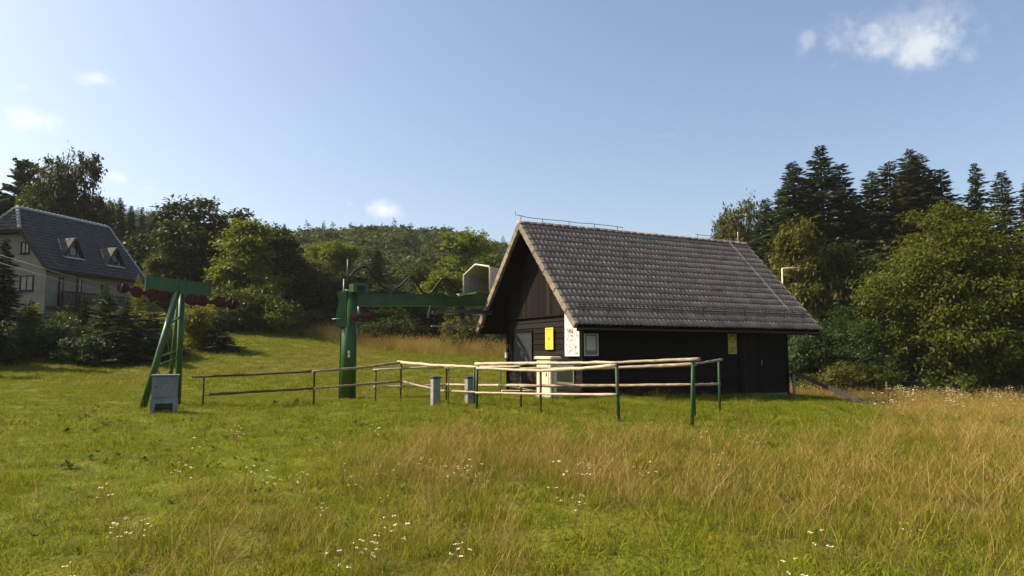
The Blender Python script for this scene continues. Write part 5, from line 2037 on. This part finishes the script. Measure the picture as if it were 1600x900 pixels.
BT = [broad_tree('oval_a', 1, 230, 17000, .036, 'oval', .07), broad_tree('oval_b', 2, 230, 17000, .036, 'oval', .07), broad_tree('oval_c', 3, 210, 16000, .037, 'oval', .072),
      broad_tree('wide_a', 4, 260, 18000, .036, 'wide', .075), broad_tree('wide_b', 5, 260, 18000, .036, 'wide', .075)]
BU = [broad_tree('bush_a', 6, 110, 6500, .05, 'bush', .12), broad_tree('bush_b', 7, 120, 9000, .05, 'bush', .12)]
BIG = broad_tree('big_a', 8, 420, 42000, .021, 'wide', .062, slim=.42)
BIG2 = broad_tree('big_b', 9, 300, 26000, .026, 'wide', .07, slim=.45)
SP = [spruce_tree('spruce_a', 11, .17, 430), spruce_tree('spruce_b', 12, .15, 430, 1.05, .75), spruce_tree('spruce_c', 13, .19, 380, 1.1, .5, .18), spruce_tree('spruce_d', 14, .14, 400, 1.0, .6, .1)]
YS = [spruce_tree('young_a', 15, .30, 190, 1.0, .15, pw=.8), spruce_tree('young_b', 16, .36, 180, 1.0, .1, pw=.75)]
THUJA = spruce_tree('column_a', 17, .16, 260, 1.0, -.9, pw=.45, hang=-.6)
PINE = spruce_tree('pine_a', 18, .26, 130, 1.35, .1, .25, base=.22, pw=.6, wide=.34, hang=0)


def plant(name, kind, px, d, top_py, wpx, leaf, label, cat, group, bark='bark', rz=None, ref_w=None, dz=0.0):
    """a tree standing at image column px, d metres off, its top reaching top_py and its crown wpx wide"""
    g = xg(px, d)
    H = at(px, top_py, d).z - g.z
    trunk, crown = kind
    if ref_w is None:
        co = np.empty(len(crown.vertices) * 3, np.float32)
        crown.vertices.foreach_get('co', co)
        co = co.reshape(-1, 3)
        ref_w = np.percentile(co[:, 0], 98.5) - np.percentile(co[:, 0], 1.5)
        zt_ = np.percentile(co[:, 2], 99.8)
    H = H / zt_
    wm = wpx / FPX * d
    sxy = wm / ref_w
    o = empty(name, (g.x, g.y, g.z + dz), random.random() * 6.28 if rz is None else rz)
    o.scale = (sxy, sxy, H)
    setp(o, label, cat, group)
    link('trunk', trunk, o, M[bark])
    link('crown', crown, o, M[leaf])
    return o


random.seed(77)
GL, GR, GM = 'trees behind and below the farmhouse', 'trees of the wood right of the hut', 'trees at the edge of the valley wood'
TREES = [
    # left: behind the house
    ('pine_tree', PINE, 24, 76, 250, 75, 'needle', 'loose dark pine rising over the left end of the farmhouse roof', 'tree', GL),
    ('pine_tree', PINE, -30, 74, 290, 80, 'needle', 'dark pine cut by the left picture edge behind the farmhouse', 'tree', GL),
    ('deciduous_tree', BT[3], 100, 70, 243, 118, 'lf_dark', 'tall dark tree with broad crown behind the farmhouse ridge', 'tree', GL),
    ('deciduous_tree', BT[0], 52, 68, 285, 62, 'lf_mid', 'mid green tree between the pine and the tall dark crown', 'tree', GL),
    ('deciduous_tree', BT[4], 162, 88, 318, 60, 'lf_mid', 'green tree showing just above the farmhouse ridge end', 'tree', GL),
    ('spruce_tree', SP[0], 178, 84, 309, 34, 'needle_mid', 'pointed spruce directly above the right dormer', 'tree', GL),
    ('spruce_tree', SP[1], 196, 90, 322, 34, 'needle_mid', 'spruce behind the farmhouse, second right of the roof end', 'tree', GL),
    ('spruce_tree', SP[3], 214, 92, 324, 30, 'needle', 'narrow dark spruce right of the farmhouse roof slope', 'tree', GL),
    ('spruce_tree', SP[0], 232, 90, 330, 38, 'needle_mid', 'bluish spruce beside the dark round tree', 'tree', GL),
    ('spruce_tree', SP[2], 246, 96, 333, 34, 'needle', 'far spruce tip left of the dark round tree', 'tree', GL),
    ('spruce_tree', SP[1], 214, 70, 372, 60, 'needle_mid', 'shaded spruce at the farmhouse roof corner', 'tree', GL),
    ('deciduous_tree', BT[1], 300, 66, 311, 118, 'lf_dark', 'large dark rounded tree standing behind the green pylon', 'tree', GL),
    ('deciduous_tree', BT[0], 262, 62, 395, 62, 'lf_mid', 'greyish green tree at the left foot of the dark rounded tree', 'tree', GL),
    ('deciduous_tree', BT[2], 385, 60, 346, 105, 'lf_light', 'full green tree right of the dark rounded tree', 'tree', GL),
    ('deciduous_tree', BT[0], 432, 64, 358, 84, 'lf_dark', 'shaded green tree behind the full green tree', 'tree', GL),
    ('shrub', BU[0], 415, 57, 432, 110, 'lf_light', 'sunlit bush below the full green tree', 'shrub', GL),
    ('shrub', BU[1], 360, 55, 448, 75, 'lf_mid', 'green bush between the pylon and the sunlit bush', 'shrub', GL),
    ('shrub', BU[0], 455, 58, 462, 66, 'lf_mid', 'rounded bush left of the dry grass strip', 'shrub', GL),
    ('spruce_tree', SP[3], 416, 105, 352, 22, 'needle', 'tiny spruce tip over the full green tree', 'tree', GM),
    ('spruce_tree', SP[0], 440, 108, 350, 26, 'needle', 'small far spruce right of the full green tree', 'tree', GM),
    ('spruce_tree', SP[1], 427, 100, 362, 26, 'needle', 'small far spruce between two spruce tips', 'tree', GM),
    # hedge below the house
    ('deciduous_tree', BT[3], -215, 46, 140, 200, 'lf_dark', 'tree outside the left edge, shading the farmhouse gable', 'tree', GL),
    ('spruce_tree', SP[2], 2, 37, 372, 62, 'needle', 'dark spruce at the left picture edge', 'tree', GL),
    ('spruce_tree', SP[0], -75, 34, 330, 110, 'needle', 'spruce standing outside the left edge, shading the lawn', 'tree', GL),
    ('spruce_tree', SP[0], -190, 30, 330, 120, 'needle', 'second spruce outside the left edge, shading the lawn', 'tree', GL),
    ('spruce_tree', YS[0], 44, 39, 468, 84, 'needle', 'young dark spruce under the farmhouse window', 'tree', GL),
    ('shrub', BU[1], 50, 41, 472, 26, 'lf_gold', 'yellow bush glinting under the farmhouse gable', 'shrub', GL),
    ('shrub', BU[0], 18, 36, 492, 90, 'lf_shrub', 'dark shrub at the lawn edge by the left picture edge', 'shrub', GL),
    ('shrub', BU[1], 80, 38, 500, 90, 'lf_shrub', 'dark shrub on the lawn edge under the farmhouse gable', 'shrub', GL),
    ('shrub', BU[0], 100, 40, 478, 62, 'lf_mid', 'lit shrub beneath the farmhouse balcony', 'shrub', GL),
    ('thuja', THUJA, 131, 39, 462, 24, 'needle', 'slim dark column thuja before the balcony', 'tree', GL),
    ('spruce_tree', YS[1], 163, 38, 446, 76, 'needle_mid', 'young spruce standing before the balcony end', 'tree', GL),
    ('spruce_tree', YS[0], 198, 37, 466, 84, 'needle_mid', 'young spruce left of the pylon legs', 'tree', GL),
    ('golden_conifer', YS[0], 213, 42, 428, 26, 'needle_gold', 'small golden conifer under the pylon crossbeam', 'tree', GL),
    ('spruce_tree', YS[1], 236, 40, 474, 76, 'needle', 'young spruce seen between the pylon legs', 'tree', GL),
    ('shrub', BU[0], 130, 36, 516, 90, 'lf_shrub', 'low dark shrub on the lawn under the thuja', 'shrub', GL),
    ('shrub', BU[1], 190, 37, 518, 80, 'lf_shrub', 'low dark shrub on the lawn left of the pylon', 'shrub', GL),
    ('shrub', BU[0], 252, 39, 512, 74, 'lf_shrub', 'low dark shrub directly behind the pylon legs', 'shrub', GL),
    ('shrub', BU[1], 318, 44, 474, 60, 'lf_gold', 'golden yellow bush right of the pylon', 'shrub', GL),
    ('spruce_tree', YS[0], 344, 43, 480, 50, 'needle', 'little dark spruce alone on the lawn slope', 'tree', GL),
    ('shrub', BU[0], 300, 46, 500, 70, 'lf_dark', 'dark shrub behind the golden yellow bush', 'shrub', GL),
    ('shrub', BU[1], 385, 55, 490, 70, 'lf_dark', 'shaded shrub behind the little lawn spruce', 'shrub', GL),
    # valley wood in the middle
    ('deciduous_tree', BT[2], 500, 80, 380, 80, 'lf_light', 'green tree left of the drive station column', 'tree', GM),
    ('deciduous_tree', BT[0], 528, 76, 376, 60, 'lf_light', 'bright yellow-green tree above the drive station column', 'tree', GM),
    ('deciduous_tree', BT[1], 478, 66, 412, 74, 'lf_dark', 'dark tree right of the sunlit bush', 'tree', GM),
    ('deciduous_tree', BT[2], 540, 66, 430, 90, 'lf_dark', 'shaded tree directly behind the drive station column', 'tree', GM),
    ('spruce_tree', SP[0], 588, 82, 392, 56, 'needle', 'dark spruce behind the looping black hoses', 'tree', GM),
    ('deciduous_tree', BT[0], 610, 66, 446, 84, 'lf_dark', 'shaded tree below the first hose loop', 'tree', GM),
    ('deciduous_tree', BT[4], 660, 74, 412, 94, 'lf_mid', 'green tree behind the middle of the station beam', 'tree', GM),
    ('deciduous_tree', BT[1], 735, 76, 362, 86, 'lf_light', 'tall bright green tree left of the motor hood', 'tree', GM),
    ('deciduous_tree', BT[2], 700, 66, 425, 84, 'lf_light', 'green tree below the bright tall tree', 'tree', GM),
    ('deciduous_tree', BT[0], 772, 70, 400, 76, 'lf_mid', 'green tree behind the motor hood', 'tree', GM),
    ('deciduous_tree', BT[1], 655, 60, 462, 90, 'lf_dark', 'shaded tree under the station beam', 'tree', GM),
    ('deciduous_tree', BT[2], 750, 58, 462, 90, 'lf_dark', 'shaded tree between bullwheel and hut roof', 'tree', GM),
    ('shrub', BU[1], 716, 52, 488, 58, 'lf_autumn', 'grey-green bush under the bullwheel', 'shrub', GM),
    ('shrub', BU[0], 565, 58, 488, 90, 'lf_dark', 'dark bush right of the drive station column', 'shrub', GM),
    ('shrub', BU[1], 500, 60, 486, 80, 'lf_dark', 'dark bush left of the drive station column', 'shrub', GM),
    ('shrub', BU[0], 780, 50, 500, 64, 'lf_dark', 'dark bush beside the left roof corner of the hut', 'shrub', GM),
    ('shrub', BU[1], 630, 56, 498, 80, 'lf_dark', 'dark bush above the dry grass strip', 'shrub', GM),
    # right-hand wood
    ('spruce_tree', SP[1], 1270, 63, 284, 104, 'needle', 'dark spruce filling the gap left of the tallest spruce', 'tree', GR),
    ('spruce_tree', SP[0], 1352, 59, 322, 110, 'needle', 'low spruce filling the dip behind the dark shaded trees', 'tree', GR),
    ('spruce_tree', SP[3], 1418, 61, 272, 110, 'needle', 'dark spruce directly behind the brownish spruce', 'tree', GR),
    ('spruce_tree', SP[2], 1466, 60, 272, 100, 'needle_mid', 'spruce peeping out right behind the twin tall spruces', 'tree', GR),
    ('spruce_tree', SP[1], 1228, 62, 296, 84, 'needle', 'dark spruce between the olive tree and the broad spruce', 'tree', GR),
    ('deciduous_tree', BT[4], 1170, 72, 315, 92, 'lf_autumn', 'olive tree over the right end of the hut ridge', 'tree', GR),
    ('deciduous_tree', BT[0], 1140, 74, 345, 46, 'lf_mid', 'small grey-green tree at the end of the hut ridge', 'tree', GR),
    ('spruce_tree', SP[1], 1203, 62, 312, 95, 'needle_mid', 'spruce right of the olive tree', 'tree', GR),
    ('spruce_tree', SP[0], 1248, 58, 256, 146, 'needle_mid', 'broad spruce left of the tallest spruce', 'tree', GR),
    ('spruce_tree', SP[2], 1292, 57, 231, 151, 'needle', 'tallest spruce of the right wood', 'tree', GR),
    ('spruce_tree', SP[1], 1322, 60, 258, 119, 'needle', 'spruce leaning close to the right of the tallest spruce', 'tree', GR),
    ('spruce_tree', SP[3], 1345, 64, 305, 95, 'needle', 'low dark spruce in the dip of the right wood', 'tree', GR),
    ('spruce_tree', SP[0], 1372, 56, 270, 127, 'needle_mid', 'spruce left of the twin-topped spruces', 'tree', GR),
    ('spruce_tree', SP[2], 1402, 55, 254, 134, 'needle_warm', 'brownish spruce in the middle of the right wood', 'tree', GR),
    ('spruce_tree', SP[0], 1434, 54, 236, 144, 'needle_warm', 'left of the two close tall spruces', 'tree', GR),
    ('spruce_tree', SP[1], 1448, 56, 243, 127, 'needle', 'right of the two close tall spruces', 'tree', GR),
    ('spruce_tree', SP[3], 1482, 56, 266, 129, 'needle_mid', 'spruce right of the two close tall spruces', 'tree', GR),
    ('spruce_tree', SP[2], 1537, 54, 258, 95, 'needle_mid', 'slender spruce standing free above the broad walnut-like tree', 'tree', GR),
    ('spruce_tree', SP[0], 1579, 53, 270, 107, 'needle_mid', 'spruce in the far right above the broad yellow-green tree', 'tree', GR),
    ('spruce_tree', SP[1], 1625, 52, 280, 111, 'needle_mid', 'spruce cut by the right picture edge', 'tree', GR),
    ('spruce_tree', SP[3], 1510, 58, 320, 111, 'needle', 'dark spruce behind the top of the yellow-green tree', 'tree', GR),
    ('deciduous_tree', BT[2], 1258, 47, 345, 92, 'lf_autumn', 'olive brown tree beside the bent pole', 'tree', GR),
    ('deciduous_tree', BT[1], 1320, 48, 380, 88, 'lf_dark', 'dark shaded tree between the olive tree and the spruces', 'tree', GR),
    ('deciduous_tree', BT[0], 1372, 46, 400, 80, 'lf_dark', 'dark shaded tree left of the broad yellow-green tree', 'tree', GR),
    ('deciduous_tree', BT[1], 1215, 50, 420, 70, 'lf_mid', 'green tree behind the right roof slope', 'tree', GR),
    ('broad_tree', BIG, 1512, 37, 318, 255, 'lf_walnut', 'broad yellow-green tree filling the right side', 'tree', GR),
    ('broad_tree', BIG2, 1640, 36, 345, 180, 'lf_walnut', 'yellow-green tree cut by the right picture edge', 'tree', GR),
    ('shrub', BIG2, 1325, 40, 480, 130, 'lf_shrub', 'dense dark green shrub right of the hut corner', 'shrub', GR),
    ('shrub', BU[1], 1262, 40, 505, 76, 'lf_shrub', 'dark shrub just behind the downpipe corner', 'shrub', GR),
    ('shrub', BU[0], 1395, 38.5, 520, 96, 'lf_shrub', 'leafy shrub under the left side of the yellow-green tree', 'shrub', GR),
    ('shrub', BU[1], 1460, 37.5, 535, 110, 'lf_mid', 'green undergrowth bush beneath the yellow-green tree', 'shrub', GR),
    ('shrub', BU[0], 1550, 36.5, 525, 120, 'lf_shrub', 'dark undergrowth bush below the right spruces', 'shrub', GR),
    ('shrub', BU[1], 1310, 37.5, 565, 80, 'lf_autumn', 'low olive shrub above the weeds right of the hut', 'shrub', GR),
    ('shrub', BU[0], 1610, 35.5, 530, 100, 'lf_shrub', 'dark bush at the right picture edge', 'shrub', GR),
    ('shrub', BU[1], 1380, 37, 566, 70, 'lf_mid', 'low green bush behind the lone slim post', 'shrub', GR),
]
for T in TREES:
    plant(*T)

# ------------------------------------------------------------------ wooded hill
FAR = []
for i, (sd, shp) in enumerate(((51, 'wide'), (52, 'oval'), (53, 'wide'))):
    tk_, cr_ = broad_tree('far_%d' % i, sd, 60, 1500, .075, shp, .11, .7)
    FAR.append((cr_, ('lf_mid', 'lf_dark', 'lf_dark')[i]))
for i, sd in enumerate((54, 55)):
    tk_, cr_ = spruce_tree('farsp_%d' % i, sd, .17, 90, 1.6, .5)
    FAR.append((cr_, ('needle', 'needle_mid')[i]))
src = []
for cr_, mt_ in FAR:
    cr_.materials.append(M[mt_])
    src.append(bpy.data.objects.new('far_tree', cr_))
r = np.random.default_rng(61)
nn_ = 5200
y = np.sqrt(r.random(nn_) * (300 ** 2 - 108 ** 2) + 108 ** 2)
t_ = r.random(nn_) * 1.45 - .98
x = t_ * y
k = (t_ < .42)
x, y, t_ = x[k], y[k], t_[k]
con = r.random(len(x)) < np.where(t_ < -.45, .62, .1) + np.where((y > 255) & (t_ < -.2), .3, 0)
idx = np.where(con, 3 + r.integers(0, 2, len(x)), np.array([0, 1, 2, 0, 1, 0])[r.integers(0, 6, len(x))])
H = np.where(con, 10 + 5 * r.random(len(x)), 8 + 4.5 * r.random(len(x))) * np.interp(y, [108, 180], [.65, 1.0])
Wd = np.where(con, H * (.95 + .3 * r.random(len(x))), H * (.85 + .4 * r.random(len(x))))
scatter('forest', np.c_[x, y, tz(x, y) - .5], np.c_[np.zeros(len(x)), np.zeros(len(x)), r.random(len(x)) * 6.28], np.c_[Wd, Wd, H], idx, r.random(len(x)), src,
        'mixed forest covering the far hill behind the lift', 'forest')

# ------------------------------------------------------------------ summer haze
hz = MB().box(-655, 655, -18, 860, -4, 75).build('haze', None)
m, n, l = mat_new('summer_haze')
o = n.new('ShaderNodeOutputMaterial')
v = n.new('ShaderNodeVolumePrincipled')
v.inputs['Color'].default_value = (0.93, 0.96, 1.0, 1)
v.inputs['Density'].default_value = 0.00016
v.inputs['Anisotropy'].default_value = 0.1
l.new(v.outputs[0], o.inputs['Volume'])
hz.data.materials.append(m)
setp(hz, 'thin pale summer haze in the air over the valley', 'haze', kind='stuff')
